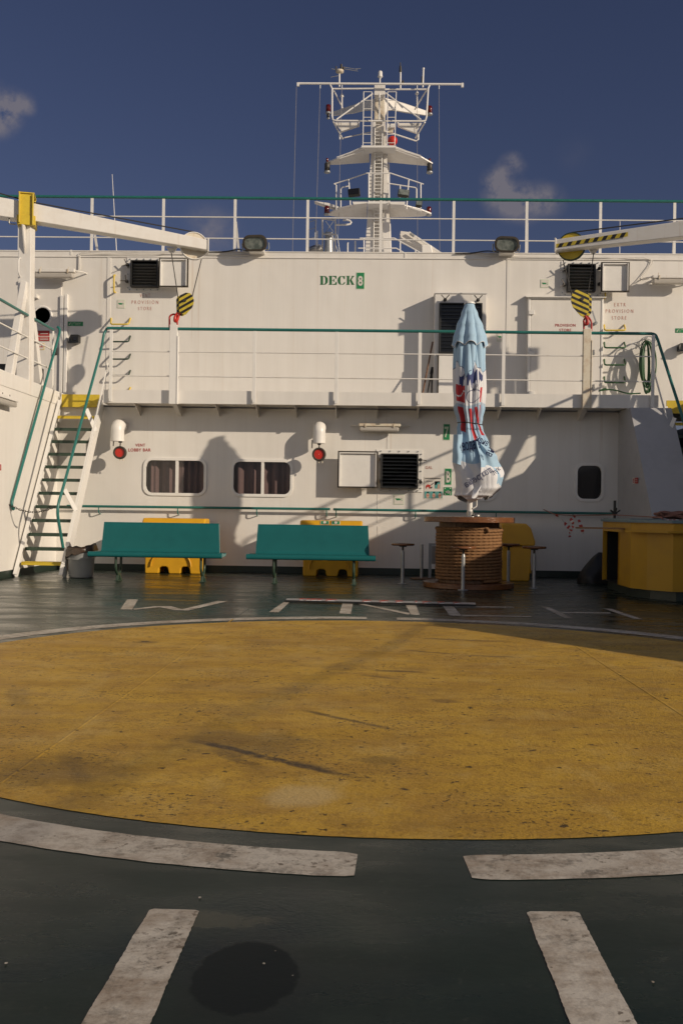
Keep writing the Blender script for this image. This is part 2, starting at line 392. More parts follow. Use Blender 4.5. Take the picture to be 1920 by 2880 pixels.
# ------------------------------------------------------------------ lettering (flat paint / sheet letters facing the camera side, normal -Y)
def text2d(s, space=1.0, bold=0.0):
    cu=bpy.data.curves.new('t','FONT'); cu.body=s; cu.space_character=space; cu.offset=bold; cu.resolution_u=3
    ob=bpy.data.objects.new('t',cu); COL.objects.link(ob)
    dg=bpy.context.evaluated_depsgraph_get(); dg.update(); me=bpy.data.meshes.new_from_object(ob.evaluated_get(dg))
    vs=[(v.co.x,v.co.y) for v in me.vertices]; fs=[tuple(p.vertices) for p in me.polygons]
    bpy.data.objects.remove(ob); bpy.data.curves.remove(cu); bpy.data.meshes.remove(me)
    xs=[v[0] for v in vs]; ys=[v[1] for v in vs]; x0,x1,y0,y1=min(xs),max(xs),min(ys),max(ys)
    return [((x-x0)/(x1-x0),(y-y0)/(y1-y0)) for x,y in vs],fs
SLAB = {   # slab stencil capitals on a 0..1 square
 'D':[[(0,0),(.42,0),(.42,.07),(.38,.07),(.38,.93),(.42,.93),(.42,1),(0,1),(0,.93),(.08,.93),(.08,.07),(0,.07)],[(.48,0),(.74,.04),(.96,.25),(1,.5),(.96,.75),(.74,.96),(.48,1),(.48,.92),(.62,.86),(.68,.7),(.69,.5),(.68,.3),(.62,.14),(.48,.08)]],
 'E':[[(0,0),(.42,0),(.42,.07),(.38,.07),(.38,.93),(.42,.93),(.42,1),(0,1),(0,.93),(.08,.93),(.08,.07),(0,.07)],[(.48,0),(1,0),(1,.34),(.9,.34),(.8,.12),(.48,.08)],[(.48,1),(.97,1),(.97,.68),(.87,.68),(.78,.88),(.48,.92)],[(.46,.46),(.62,.46),(.62,.32),(.70,.32),(.70,.68),(.62,.68),(.62,.54),(.46,.54)]],
 'C':[[(.46,0),(.46,.08),(.40,.14),(.35,.3),(.34,.5),(.35,.7),(.40,.86),(.46,.92),(.46,1),(.24,.95),(.06,.76),(0,.5),(.06,.24),(.24,.05)],[(.54,1),(.54,.92),(.70,.85),(.82,.64),(.92,.64),(.92,1),(.84,1),(.80,.95)],[(.54,0),(.54,.08),(.70,.12),(.86,.32),(.96,.30),(.90,.12),(.74,.02)]],
 'K':[[(0,0),(.42,0),(.42,.07),(.36,.07),(.36,.93),(.42,.93),(.42,1),(0,1),(0,.93),(.08,.93),(.08,.07),(0,.07)],[(.42,.48),(.62,.62),(.95,.0+.07),(1,.07),(1,0),(.62,0),(.62,.07),(.66,.07)],[(.42,.52),(.74,.93),(.66,.93),(.66,1),(1,1),(1,.93),(.92,.93),(.56,.46)]],
}
def put2d(mb, vs, fs, box, Y, off=.004):
    x0,y0,x1,y1=box
    mb.add([W(x0+(x1-x0)*u, y1+(y0-y1)*v, Y)+Vector((0,-off,0)) for u,v in vs], fs); return mb
def wtext(mb, s, box, Y, space=1.0, bold=0.0, off=.004):
    vs,fs=text2d(s,space,bold); return put2d(mb,vs,fs,box,Y,off)
def slab(mb, s, box, Y, off=.004, gap=.12):
    n=len(s); x0,y0,x1,y1=box; w=(x1-x0)/(n+(n-1)*gap)
    for i,ch in enumerate(s):
        a=x0+i*w*(1+gap)
        for poly in SLAB[ch]: put2d(mb,poly,[tuple(range(len(poly)))],(a,y0,a+w,y1),Y,off)
    return mb
def wbox(mb, x0,y0,x1,y1,Y,d):                    # a box standing d proud of the plane Y, corners given on its face
    a=W(x0,y0,Y-d); b=W(x1,y1,Y-d)
    return mb.box((min(a.x,b.x),Y-d,min(a.z,b.z)),(max(a.x,b.x),Y,max(a.z,b.z)))
# ================================================================== SETTING
deck = struct(MB().box((-9.5,-9,-12),(9.5,YL+.9,0)), 'deck', 'deck_green')
sea = struct(MB().add([(-4000,-4000,-11),(4000,-4000,-11),(4000,4000,-11),(-4000,4000,-11)],[(0,1,2,3)]), 'sea', 'sea')
CX, CY, CR = .108, 6.79, 3.415
RI, RO = 3.565, 3.785
def flat(poly, z): return [(p[0],p[1],z) for p in poly]
def jag(r, k): return r*(1+.0012*noise.noise(Vector((math.cos(k)*5,math.sin(k)*5,3.1)))+.0009*noise.noise(Vector((math.cos(k)*60,math.sin(k)*60,1))))
n=720; vs=[(CX,CY,.002)]+[(CX+jag(CR,2*math.pi*i/n)*math.cos(2*math.pi*i/n), CY+jag(CR,2*math.pi*i/n)*math.sin(2*math.pi*i/n), .002) for i in range(n)]
struct(MB().add(vs,[(0,1+i,1+(i+1)%n) for i in range(n)]), 'painted_circle', 'deck_yellow', deck)
def angle(px,py): p=D(px,py); return math.atan2(p.y-CY,p.x-CX)
a_fl, a_fr = angle(1001,2432), angle(1311,2433); a_bl, a_br = angle(1030,1736), angle(1116,1737)
def arc(a0,a1):
    m=420; vs=[];fs=[]
    for i in range(m+1):
        a=a0+(a1-a0)*i/m
        e=(.016,.006,.002)[min(i,m-i)] if min(i,m-i)<3 else 0
        for k,r in enumerate((RI+e,RO-e)): vs.append((CX+jag(r,a)*math.cos(a),CY+jag(r,a)*math.sin(a),.002))
    for i in range(m): fs.append((2*i,2*i+1,2*i+3,2*i+2))
    return MB().add(vs,fs)
struct(arc(a_fr, a_br), 'painted_ring', 'deck_white', deck)
struct(arc(a_bl, a_fl+2*math.pi), 'painted_ring', 'deck_white', deck)
LET = {'W':[[(358,1685.5),(389,1686),(372,1714),(338.5,1714)],[(374,1712),(380,1714.5),(447,1708),(436,1705)],[(436,1705),(482,1705),(522,1716),(492,1716)],[(500,1716.3),(530,1717),(641,1690.5),(612,1690)]],
 'I':[[(798,1693),(814,1693.5),(784,1722),(756,1721.5)]],
 'N':[[(963,1696),(992,1697),(986,1726.5),(954,1725)],[(993.5,1696),(1012,1696.5),(1152,1724),(1149,1729)],[(1137.6,1698),(1168,1699.6),(1180,1729.6),(1155,1728)]],
 'C':[[(1243.5,1703),(1275,1705),(1297,1732),(1264,1731)],[(1276.5,1703.5),(1440,1706.5),(1447,1709),(1280,1707.2)],[(1296,1729.2),(1490,1732.5),(1496,1735.5),(1299,1732.5)]],
 'H':[[(1520,1705.7),(1541.6,1707),(1609,1738),(1584.5,1737)],[(1574,1721),(1713,1722.4),(1719,1725.6),(1581,1724.3)],[(1694.7,1711),(1719,1712.5),(1808,1742),(1780,1740)]]}
for ch, polys in LET.items():
    mb=MB()
    for j,q in enumerate(polys): mb.add([D(x,y,.002+.0003*j) for x,y in q],[(0,1,2,3)])
    struct(mb,'painted_letter','deck_white',deck)
def ext(p,q,y): t=(y-p[1])/(q[1]-p[1]); return (p[0]+(q[0]-p[0])*t,y)
for a,b,c,d in (((422,2555),(561,2559),(422,2880),(229,2880)),((1478,2562.5),(1626,2563.7),(1790,2880),(1604,2880))):
    pts=[a,b,ext(b,c,3300),ext(a,d,3300)]
    w=[D(*p,.002) for p in pts]; m=120; vs=[];fs=[]
    for i in range(m+1):
        t=i/m
        for k,(p,q) in enumerate(((w[0],w[3]),(w[1],w[2]))):
            z=p.lerp(q,t); z.x+=.003*noise.noise(Vector((t*9,k*7,0)))+.0025*noise.noise(Vector((t*70,k*7,3)))+(0 if i else (.012 if k==0 else -.012)); vs.append(z)
    struct(MB().add(vs,[(2*i,2*i+1,2*i+3,2*i+2) for i in range(m)]),'painted_letter','deck_white',deck)
# weld seams standing a few millimetres proud of the plating
def seam(p,q,mat,z,w=.018):
    p=Vector((p[0],p[1],0));q=Vector((q[0],q[1],0));d=(q-p).normalized();a=Vector((-d.y,d.x,0))*w/2; u=Vector((0,0,z));t=Vector((0,0,z+.0016))
    return MB().add([p-a+u,p-a*.3+t,p+a*.3+t,p+a+u,q-a+u,q-a*.3+t,q+a*.3+t,q+a+u],[(0,1,5,4),(1,2,6,5),(2,3,7,6)])
struct(seam(D(655,1742),D(0,2205),'y',.0025),'weld_seam','deck_yellow',deck)
struct(seam(D(1555,1778),D(1925,2018),'y',.0025),'weld_seam','deck_yellow',deck)
for p,q in (((0,1683),(380,1679)),((380,1679),(700,1690)),((0,1676),(205,1650)),((655,1741),(760,1672)),((150,1626),(900,1640))):
    struct(seam(D(*p),D(*q),'g',.0005,.014),'weld_seam','deck_green',deck)
# paint chips / pale blotches on the deck
mb=MB()
for px,py,rx in ((562,2527,10),(18,2712,10),(742,2713,8),(774,2678,5),(823,2747,4),(1835,2765,9)):
    c=D(px,py); k=.6*rx*(c.y)/2750
    mb.add([(c.x+k*(.6+.5*random.random())*math.cos(a*math.pi/4),c.y+k*1.3*(.5+.6*random.random())*math.sin(a*math.pi/4),.0035) for a in range(8)],[tuple(range(8))])
each(mb,'paint_chip','deck_white',deck)

# ================================================================== SUPERSTRUCTURE
ZT = W(960,709.5,YU).z
sup = thing('superstructure','white painted steel deckhouse across the whole picture with two rows of openings under the mast','ship deckhouse',(0,YL,0))
def sheet(x0,x1,z0,z1,Y,holes,depth=.06):
    xs=sorted({x0,x1,*[h[0] for h in holes],*[h[1] for h in holes]}); zs=sorted({z0,z1,*[h[2] for h in holes],*[h[3] for h in holes]}); mb=MB()
    for i in range(len(xs)-1):
        for j in range(len(zs)-1):
            cx,cz=(xs[i]+xs[i+1])/2,(zs[j]+zs[j+1])/2
            if any(h[0]<cx<h[1] and h[2]<cz<h[3] for h in holes): continue
            mb.add([(xs[i],Y,zs[j]),(xs[i+1],Y,zs[j]),(xs[i+1],Y,zs[j+1]),(xs[i],Y,zs[j+1])],[(0,1,2,3)])
    for a,b,c,d in holes:
        mb.add([(a,Y,c),(b,Y,c),(b,Y,d),(a,Y,d),(a,Y+depth,c),(b,Y+depth,c),(b,Y+depth,d),(a,Y+depth,d)],[(0,1,5,4),(1,2,6,5),(2,3,7,6),(3,0,4,7)])
    return mb
def rr(x0,x1,z0,z1,r,n=7):
    out=[]
    for cx,cz,a in ((x1-r,z1-r,0),(x0+r,z1-r,90),(x0+r,z0+r,180),(x1-r,z0+r,270)):
        for i in range(n+1):
            t=R(a+90*i/n); out.append((cx+r*math.cos(t),cz+r*math.sin(t)))
    return out
def ring(outer, inner, y0, y1, mb=None):          # frame between two outlines of equal count; y0 front, y1 back
    mb=mb or MB(); n=len(outer)
    vs=[(x,y0,z) for x,z in outer]+[(x,y0,z) for x,z in inner]+[(x,y1,z) for x,z in outer]+[(x,y1,z) for x,z in inner]; fs=[]
    for i in range(n):
        j=(i+1)%n; fs+=[(i,j,n+j,n+i),(i,2*n+i,2*n+j,j),(n+i,n+j,3*n+j,3*n+i)]
    return mb.add(vs,fs)
WIN=[]
for box in ((404,1286,581,1396,498),(650,1290,823.5,1399,738.6),(1316,1296,1398,1410,0),(1614.6,1301,1697,1412,0)):
    a=W(box[0],box[1],YL); b=W(box[2],box[3],YL); WIN.append((a.x,b.x,b.z,a.z,W(box[4],1340,YL).x if box[4] else None))
fwid=.055
XC = 4.44; XE = 5.15
sheet(XD+.002,XE,.12,ZF-.02+.0,YL,[(a+fwid,b-fwid,c+fwid,d-fwid) for a,b,c,d,_ in WIN]).build('lower_wall','wall_paint',sup)
MB().box((XD+.05,YL-.006,.001),(XC,YL+.05,.12)).build('skirting','skirting',sup)
MB().box((XD,YL+.45,.02),(XE,YL+.5,ZF-.17)).build('room_backing','room_dark',sup)  # dark sheet standing in for the unlit room behind the windows
for wi,(a,b,c,d,mul) in enumerate(WIN):
    r=.17
    fr=ring(rr(a,b,c,d,r),rr(a+fwid,b-fwid,c+fwid,d-fwid,r-fwid),YL-.022,YL+.05).build('window','white_clean',sup,.004)
    if mul: MB().box((mul-.026,YL-.016,c+fwid-.002),(mul+.026,YL+.03,d-fwid+.002)).build('mullion','white_clean',fr)
    q=rr(a+fwid-.01,b-fwid+.01,c+fwid-.01,d-fwid+.01,r-fwid)
    MB().add([(x,YL+.035,z) for x,z in q],[tuple(range(len(q)))]).build('pane','window_glass' if mul else 'dark_glass',fr)
    if mul:       # pleated curtains hung inside
        rnd=random.Random(3+wi)
        mb=MB(); vs=[];k=150
        for i in range(k+1):
            x=a+(b-a)*i/k; y=YL+.17+.075*noise.noise(Vector((i*.10,wi*5,0)))+.05*math.sin(i*.21+wi+2*noise.noise(Vector((i*.05,wi,3))))
            vs+= [(x,y,c),(x,y,d)]
        mb.add(vs,[(2*i,2*i+2,2*i+3,2*i+1) for i in range(k)],True); mb.build('curtain','curtain',fr)
# upper wall
MB().add([(-13,YU,ZF-.1),(13,YU,ZF-.1),(13,YU,ZT),(-13,YU,ZT)],[(0,1,2,3)]).build('upper_wall','wall_paint',sup)
MB().box((-11,YU+.012,ZT-.06),(11,46,ZT-.002)).build('roof','white',sup)
zg=W(960,726.5,YU).z
MB().box((-11,YU-.018,zg-.008),(11,YU+.003,zg+.010)).build('gutter_strip','white',sup)
MB().box((-11,YU-.012,ZT-.012),(11,YU+.02,ZT+.006)).build('coaming_edge','white',sup)
mb=MB()
for px,y0,y1 in ((305.5,722,1100),(1427,731,1100),(201,703,717),(1139,710,726)):
    a=W(px-2.2,y0,YU);b=W(px+2.2,y1,YU); mb.box((a.x,YU-.009,b.z),(b.x,YU+.002,a.z))
for px,y0,y1 in ((1062,1390,1470),(1062,1480,1590),(1090,1180,1262)):
    a=W(px-1.2,y0,YL);b=W(px+1.2,y1,YL); mb.box((a.x,YL-.005,b.z),(b.x,YL+.002,a.z))
each(mb,'weld_seam','wall_paint',sup)
# port corner posts / pipes beside the porthole door
for px,w,y0 in ((175.5,2.6,833),(187,2.2,829)):
    a=W(px-w,y0,YU);b=W(px+w,1120,YU); MB().box((a.x,YU-.07,ZF+.01),(b.x,YU+.001,a.z)).build('door_jamb','white_clean',sup,.006)
dr=MB(); a=W(84,800,YU);b=W(171,1110,YU); dr.box((a.x,YU-.03,ZF+.01),(b.x,YU+.001,a.z)); dr=dr.build('door','wall_paint',sup,.012)
c=W(120,888,YU-.03); MB().lathe([(.155,0),(.155,-.014),(.195,-.014),(.20,0),(.20,.03)],(c.x,c.y,c.z),32,'y',caps=False).build('porthole_frame','white_clean',dr)
MB().lathe([(.002,-.006),(.157,-.006)],(c.x,c.y,c.z),32,'y').build('porthole_glass','dark_glass',dr)
wbox(MB(),153,977,160,997,YU-.03,.05).build('handle','dark_steel',dr,.006)
# starboard provision-store door
dz=W(1590,842,YU).z; a=W(1452+30,842,YU); b=W(1689,842,YU)
frame=MB()
xa,xb=a.x+.02,b.x
frame.box((xa-.02,YU-.12,ZF+.01),(xa+.03,YU+.001,dz+.02)).box((xb-.02,YU-.12,ZF+.01),(xb+.02,YU+.001,dz+.02)).box((xa+.031,YU-.12,dz-.03),(xb-.021,YU+.001,dz+.02))
df=frame.build('door_frame','white_clean',sup,.006)
MB().box((xa+.032,YU-.11,ZF+.03),(xb-.022,YU-.06,dz-.032)).build('door_leaf','wall_paint',df,.012)
l=MB(); p=W(1478,833,YU-.11);q=W(1702,836,YU-.11); l.add([(p.x,YU-.17,p.z-.015),(q.x,YU-.17,p.z-.015),(q.x,YU,p.z+.03),(p.x,YU,p.z+.03),(p.x,YU-.17,p.z-.03),(q.x,YU-.17,p.z-.03),(q.x,YU,p.z+.01),(p.x,YU,p.z+.01)],[(0,1,2,3),(4,7,6,5),(0,4,5,1),(1,5,6,2),(2,6,7,3),(3,7,4,0)]); l.build('drip_canopy','white_clean',df)
mb=MB()
for py in (878,994,1106): wbox(mb,1486,py-6,1502,py+6,YU-.12,.03)
each(mb,'hinge','white_clean',df,.004)
mb=MB(); p,q=W(1664,874,YU-.18),W(1675,908,YU-.18); mb.bar(p,q,.025,.018,(0,1,0)).cyl(q,q+Vector((0,.1,0)),.03)
mb.build('handle','galv',df)
mb=MB()
for py in (993,1090): p=W(1668,py,YU-.13); mb.bar(p+Vector((0,0,-.06)),p+Vector((0,0,.06)),.03,.03).cyl(p,p+Vector((.0,.1,0)),.025)
each(mb,'dog_clip','steel',df)
# painted lettering on the walls (part of the deckhouse)
mb=MB(); slab(mb,'DECK',(900,776,996,801),YU); mb.build('painted_lettering','green_letter',sup)
for s,bx in (('PROVISION',(1560,911,1617,919)),('STORE',(1571.5,924.5,1605,932.5))): wtext(MB(),s,bx,YU-.11,1.15,.01).build('painted_lettering','red',sup)
for s,bx in (('VENT',(394,826,423,836.5)),('PROVISION',(371,845,446,855)),('STORE',(389,863,426.5,872.5)),('EXTR',(1726,852,1758,862)),('PROVISION',(1702,870,1779.5,880)),('STORE',(1719,889,1760,899))):
    wtext(MB(),s,bx,YU,1.55,-.004).build('painted_lettering','red_faded',sup)
for s,bx in (('VENT',(381.5,1248,409,1256)),('LOBBY BAR',(362,1261,424.5,1270))): wtext(MB(),s,bx,YL,1.1,.012).build('painted_lettering','red',sup)
mb=MB(); wtext(mb,'GAL',(1196,1310.5,1215,1319),YL,1.1,.012); mb.build('painted_lettering','red_faded',sup)
# sloping casing beside the starboard ladder
zc=ZF-.16
cs=thing('stair_casing','plain sloping steel casing between the right window and the starboard ladder','casing',(XC,17,0))
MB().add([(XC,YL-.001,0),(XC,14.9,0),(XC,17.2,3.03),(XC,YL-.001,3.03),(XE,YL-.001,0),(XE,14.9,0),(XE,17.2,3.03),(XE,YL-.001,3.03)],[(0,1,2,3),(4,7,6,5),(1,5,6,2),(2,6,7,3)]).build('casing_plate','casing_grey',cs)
# assumed passage behind the starboard ladder, walls painted black for its darkness
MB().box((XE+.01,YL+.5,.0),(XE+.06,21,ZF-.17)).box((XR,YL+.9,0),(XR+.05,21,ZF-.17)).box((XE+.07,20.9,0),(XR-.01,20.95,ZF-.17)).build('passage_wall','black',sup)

# ------------------------------------------------------------------ walkway with rail
xl,xr = W(290,1137,YF).x, W(1850,1149,YF).x
wk = thing('walkway','long white steel walkway on brackets halfway up the deckhouse front','walkway',(0,YF,ZF))
zt0,zt1=W(700,1137,YF).z,W(700,1100,YF).z
MB().box((xl,YF+.012,zt0+.03),(xr,YU-.002,ZF)).box((XD+.01,YL-.05,zt0+.03),(xl-.001,YU-.002,ZF)).box((xr+.001,YL-.05,zt0+.03),(XR-.01,YU-.002,ZF)).build('floor_plate','white',wk)
MB().box((xl,YF,zt0),(xr,YF+.01,zt1)).build('toe_board','wall_paint',wk)
for a_ in (xl,xr-.01): MB().box((a_,YF+.011,zt0),(a_+.01,YL-.01,zt1)).build('end_plate','wall_paint',wk)
for px in (373,487,603,717,827,943,1061,1178,1296,1411,1526,1650,1770):
    x=W(px,1137,YF).x; w=.04 if px in(487,1650) else .008
    MB().prism([(x-w,YF+.02,zt0+.029),(x-w,YL-.002,zt0+.029),(x-w,YL-.002,zt0-.17),(x-w,YL-.06,zt0-.16)],(2*w,0,0)).build('bracket','white',wk)
# rail (own thing)
rl = thing('walkway_railing','green topped white railing along the walkway edge behind the blue parasol','railing',(0,YF,ZF))
def rail_pt(px,py): return W(px,py,YF-.06)
top=[rail_pt(302,923),rail_pt(1832,938.5)]
MB().tube(top,.027,10).build('top_rail','teal',rl)
for y0,y1 in ((987.5,1003),(1056,1073.5)):
    MB().tube([rail_pt(316,y0),rail_pt(1836,y1)],.0115,8).build('rail','white',rl)
for px in (314,717,948,1181,1416,1836):
    p=rail_pt(px,923+(px-302)*.0101); MB().bar((p.x,YF-.06,zt0+.02),(p.x,YF-.06,p.z-.02),.058,.018,(0,1,0)).box((p.x-.008,YF-.05,zt0+.03),(p.x+.008,YF-.001,zt0+.10)).build('post','white_clean',rl,.003)
for px,py in ((492,914),(1652,926)):
    p=rail_pt(px,py); MB().box((p.x-.082,YF-.10,zt0-.02),(p.x+.055,YF-.004,p.z)).box((p.x+.055,YF-.11,zt0-.02),(p.x+.075,YF-.004,p.z-.2)).build('lashing_post','cream_rust' if px>1000 else 'white_clean',rl,.006)

# ------------------------------------------------------------------ ladders (stairs)
def stairs(name,label,X0,X1,parent_label='ladder'):
    t=thing(name,label,'ship ladder',((X0+X1)/2,15.8,0))
    A=Vector((0,15.75,-.0));B=Vector((0,17.9,3.08)); n=13
    for i in range(1,n):
        z=ZF*i/n; y=15.80+2.05*i/n; m='yellow' if i in(1,n-1) else 'dark_green'
        mb=MB().box((X0+.05,y-.02,z-.012),(X1-.05,y+.20,z)).box((X0+.05,y-.03,z-.045),(X1-.05,y-.021,z+.006))
        for k in range(26): x=X0+.06+(X1-X0-.12)*k/25.; mb.box((x-.008,y-.035,z+.001),(x+.008,y+.19,z+.010))
        mb.build('tread',m,t)
    for x in (X0,X1):
        mb=MB().bar(A+Vector((x,.04,.0)),B+Vector((x,.04,0)),.012,.20).bar(A+Vector((x+(.028 if x==X0 else -.028),-.04,.05)),B+Vector((x+(.028 if x==X0 else -.028),-.04,.05)),.056,.012)
        mb.build('stringer','white_clean',t)
    MB().box((X0+.05,17.88,zt0-.03),(X1-.05,17.92,zt1-.03)).build('landing_edge','yellow',t)
    return t
sl=stairs('ship_ladder','steep white ladder with green treads beside the grey bin at the left',-5.83,-5.03)
hp=[W(302,923,YF-.02),W(293,938,YF-.04),W(287,975,17.25),W(180,1365,15.72),W(160,1433,15.5),W(178,1540,15.72)]
MB().tube(smooth_path(hp,.16),.024,10).build('handrail','teal',sl)
hp=[W(140,920,17.72),W(167,922,17.72),W(169,934,17.70),W(22,1408,15.62),W(17,1422,15.6),W(4,1432,15.68)]
hp=[Vector((max(p.x,XD+.04),p.y,p.z)) for p in hp]
MB().tube(smooth_path(hp,.10),.024,10).build('handrail','teal',sl)
for (a,ya),(b,yb) in ((((243,1150),16.92),((270,1212),17.0)),(((182,1376),15.75),((214,1436),15.9))):
    MB().bar(W(*a,ya),W(*b,yb),.014,.07).build('rail_bracket','white_clean',sl)
MB().bar(W(304,1020,17.45),W(214,1436,15.95),.014,.03).build('guard_bar','white_clean',sl)
sr=stairs('ship_ladder','dark shaded ladder with green rail at the right edge',5.22,6.0)
hp=[W(1832,938.5,YF-.02),W(1842,942,YF-.03),W(1848,955,17.32),W(1920,1180,16.8),W(1980,1385,16.1)]
MB().tube(smooth_path(hp,.12),.027,10).build('handrail','teal',sr)
MB().bar(W(1896,1175,16.9),W(1870,1238,17.0),.014,.07).build('rail_bracket','white_clean',sr)
MB().bar(W(1836,1040,17.4),W(1905,1290,16.8),.014,.03).build('guard_bar','white_clean',sr)

# ------------------------------------------------------------------ port & starboard deckhouses
ZD=3.30
dp=thing('side_deckhouse','white side deckhouse beside the left ladder carrying the jib support','deckhouse',(XD,13,0))
MB().box((-12,6,.12),(XD,YU-.003,ZF)).build('side_wall','wall_paint',dp)
MB().box((-12,6,.001),(XD-.004,YU-.003,.119)).build('skirting','skirting',dp)
MB().box((XD-.09,6,ZF+.001),(XD+.012,YU-.004,ZD)).build('coaming','wall_paint',dp,.01)
ds=thing('side_deckhouse','white side deckhouse behind the ladder at the right edge casting the low shade','deckhouse',(XR,15,0))
MB().box((XR,12.6,0.0),(12,YL+.79,ZF)).build('side_wall','wall_paint',ds)
MB().box((XR,12.6,ZF+.001),(XR+.1,YU-.004,ZD+.10)).build('coaming','wall_paint',ds)
MB().prism([(XR,12.59,0),(XR,12.59,2.5),(XR,6.55,2.46),(XR,5.2,1.5),(XR,5.0,0)],(.12,0,0)).build('bulwark','wall_paint',ds)
def side_rail(label, X, ys, x_in):
    t=thing('deckhouse_railing',label,'railing',(X,16,ZD))
    y0,y1=ys[0],ys[-1]
    MB().tube([(X,y0,ZD+1.1),(X,y1,ZD+1.1)],.024,10).build('top_rail','teal',t)
    for h in (.37,.73): MB().tube([(X,y0,ZD+h),(X,y1,ZD+h)],.014,8).build('rail','white',t)
    for y in ys: MB().bar((X,y,ZD-.05),(X,y,ZD+1.08),.016,.06).build('post','white_clean',t)
    return t
side_rail('green topped rail above the left deckhouse, passing behind the jib support',XD-.03,(8,9.5,11,12.5,14,15.1,17.72),0)
side_rail('green topped rail above the deckhouse behind the right ladder',XR+.05,(12.7,13.6,14.6,15.5,17.7),0)
# unseen rope added off to starboard to throw a soft shadow on the circle
t=thing('shadow_line','unseen rope line added to throw a soft shadow across the yellow circle','rope line',(XR,4,2))
MB().tube([(XR,6.4,2.5),(XR,4.5,2.66),(XR,2.5,2.9),(XR,.4,3.12),(XR,-6,3.7)],.009,8).build('line','cable',t)
MB().bar((XR,6.45,0),(XR,6.45,2.52),.05,.05).build('post','white_clean',t); MB().bar((XR,-6.02,0),(XR,-6.02,3.72),.06,.06).build('post','white_clean',t)

# ------------------------------------------------------------------ roof railing
rr_=thing('roof_railing','green topped white railing along the roof edge in front of the mast','railing',(0,YU,ZT))
YR=YU+.12
MB().tube([W(-300,549.5,YR),W(2250,569.5,YR)],.028,10).build('top_rail','teal',rr_)
for y0,y1 in ((606,621),(665.5,681)): MB().tube([W(-300,y0-2.4,YR),W(2250,y1+2.6,YR)],.0125,8).build('rail','white_clean',rr_)
for i,px in enumerate((-150,57,260,461,662,866,1071,1276,1481,1688,1896,2100)):
    p=W(px,550+px*.0089,YR); MB().bar((p.x,YR,ZT-.02),(p.x,YR,p.z-.02),.052,.018,(0,1,0)).build('post','white_clean',rr_)
    if i%2==0: MB().bar((p.x+.06,YR+.28,ZT-.02),(p.x+.01,YR+.015,ZT+.62),.045,.014,(0,1,0)).build('brace','white_clean',rr_)
# ================================================================== DECK CRANES (jib + rest + hook)
def stripes_mat(name, ang, freq, c1=(.60,.46,.04), c2=(.016,.014,.012), edge=.5):
    m, nt, b = nodes(name)
    tc=N(nt,'ShaderNodeTexCoord'); mp=N(nt,'ShaderNodeMapping'); mp.inputs['Rotation'].default_value=(0,ang,0)
    nt.links.new(tc.outputs['Object'],mp.inputs[0]); sx=N(nt,'ShaderNodeSeparateXYZ'); nt.links.new(mp.outputs[0],sx.inputs[0])
    mu=N(nt,'ShaderNodeMath',operation='MULTIPLY'); mu.inputs[1].default_value=freq; nt.links.new(sx.outputs['Z'],mu.inputs[0])
    fr=N(nt,'ShaderNodeMath',operation='FRACT'); nt.links.new(mu.outputs[0],fr.inputs[0])
    gt=N(nt,'ShaderNodeMath',operation='GREATER_THAN'); gt.inputs[1].default_value=edge; nt.links.new(fr.outputs[0],gt.inputs[0])
    c=mix(nt,gt.outputs[0],c1,c2); f=noise_fac(nt,16,lo=.5,hi=.75); c=mix(nt,f,c,(.05,.045,.04),.5)
    nt.links.new(c,b.inputs['Base Color']); b.inputs['Roughness'].default_value=.45; MAT[name]=m
stripes_mat('hazard_port', R(30), 11.5); stripes_mat('hazard_star', R(-24), 11.5); stripes_mat('hazard_jib', R(62), 8.5)
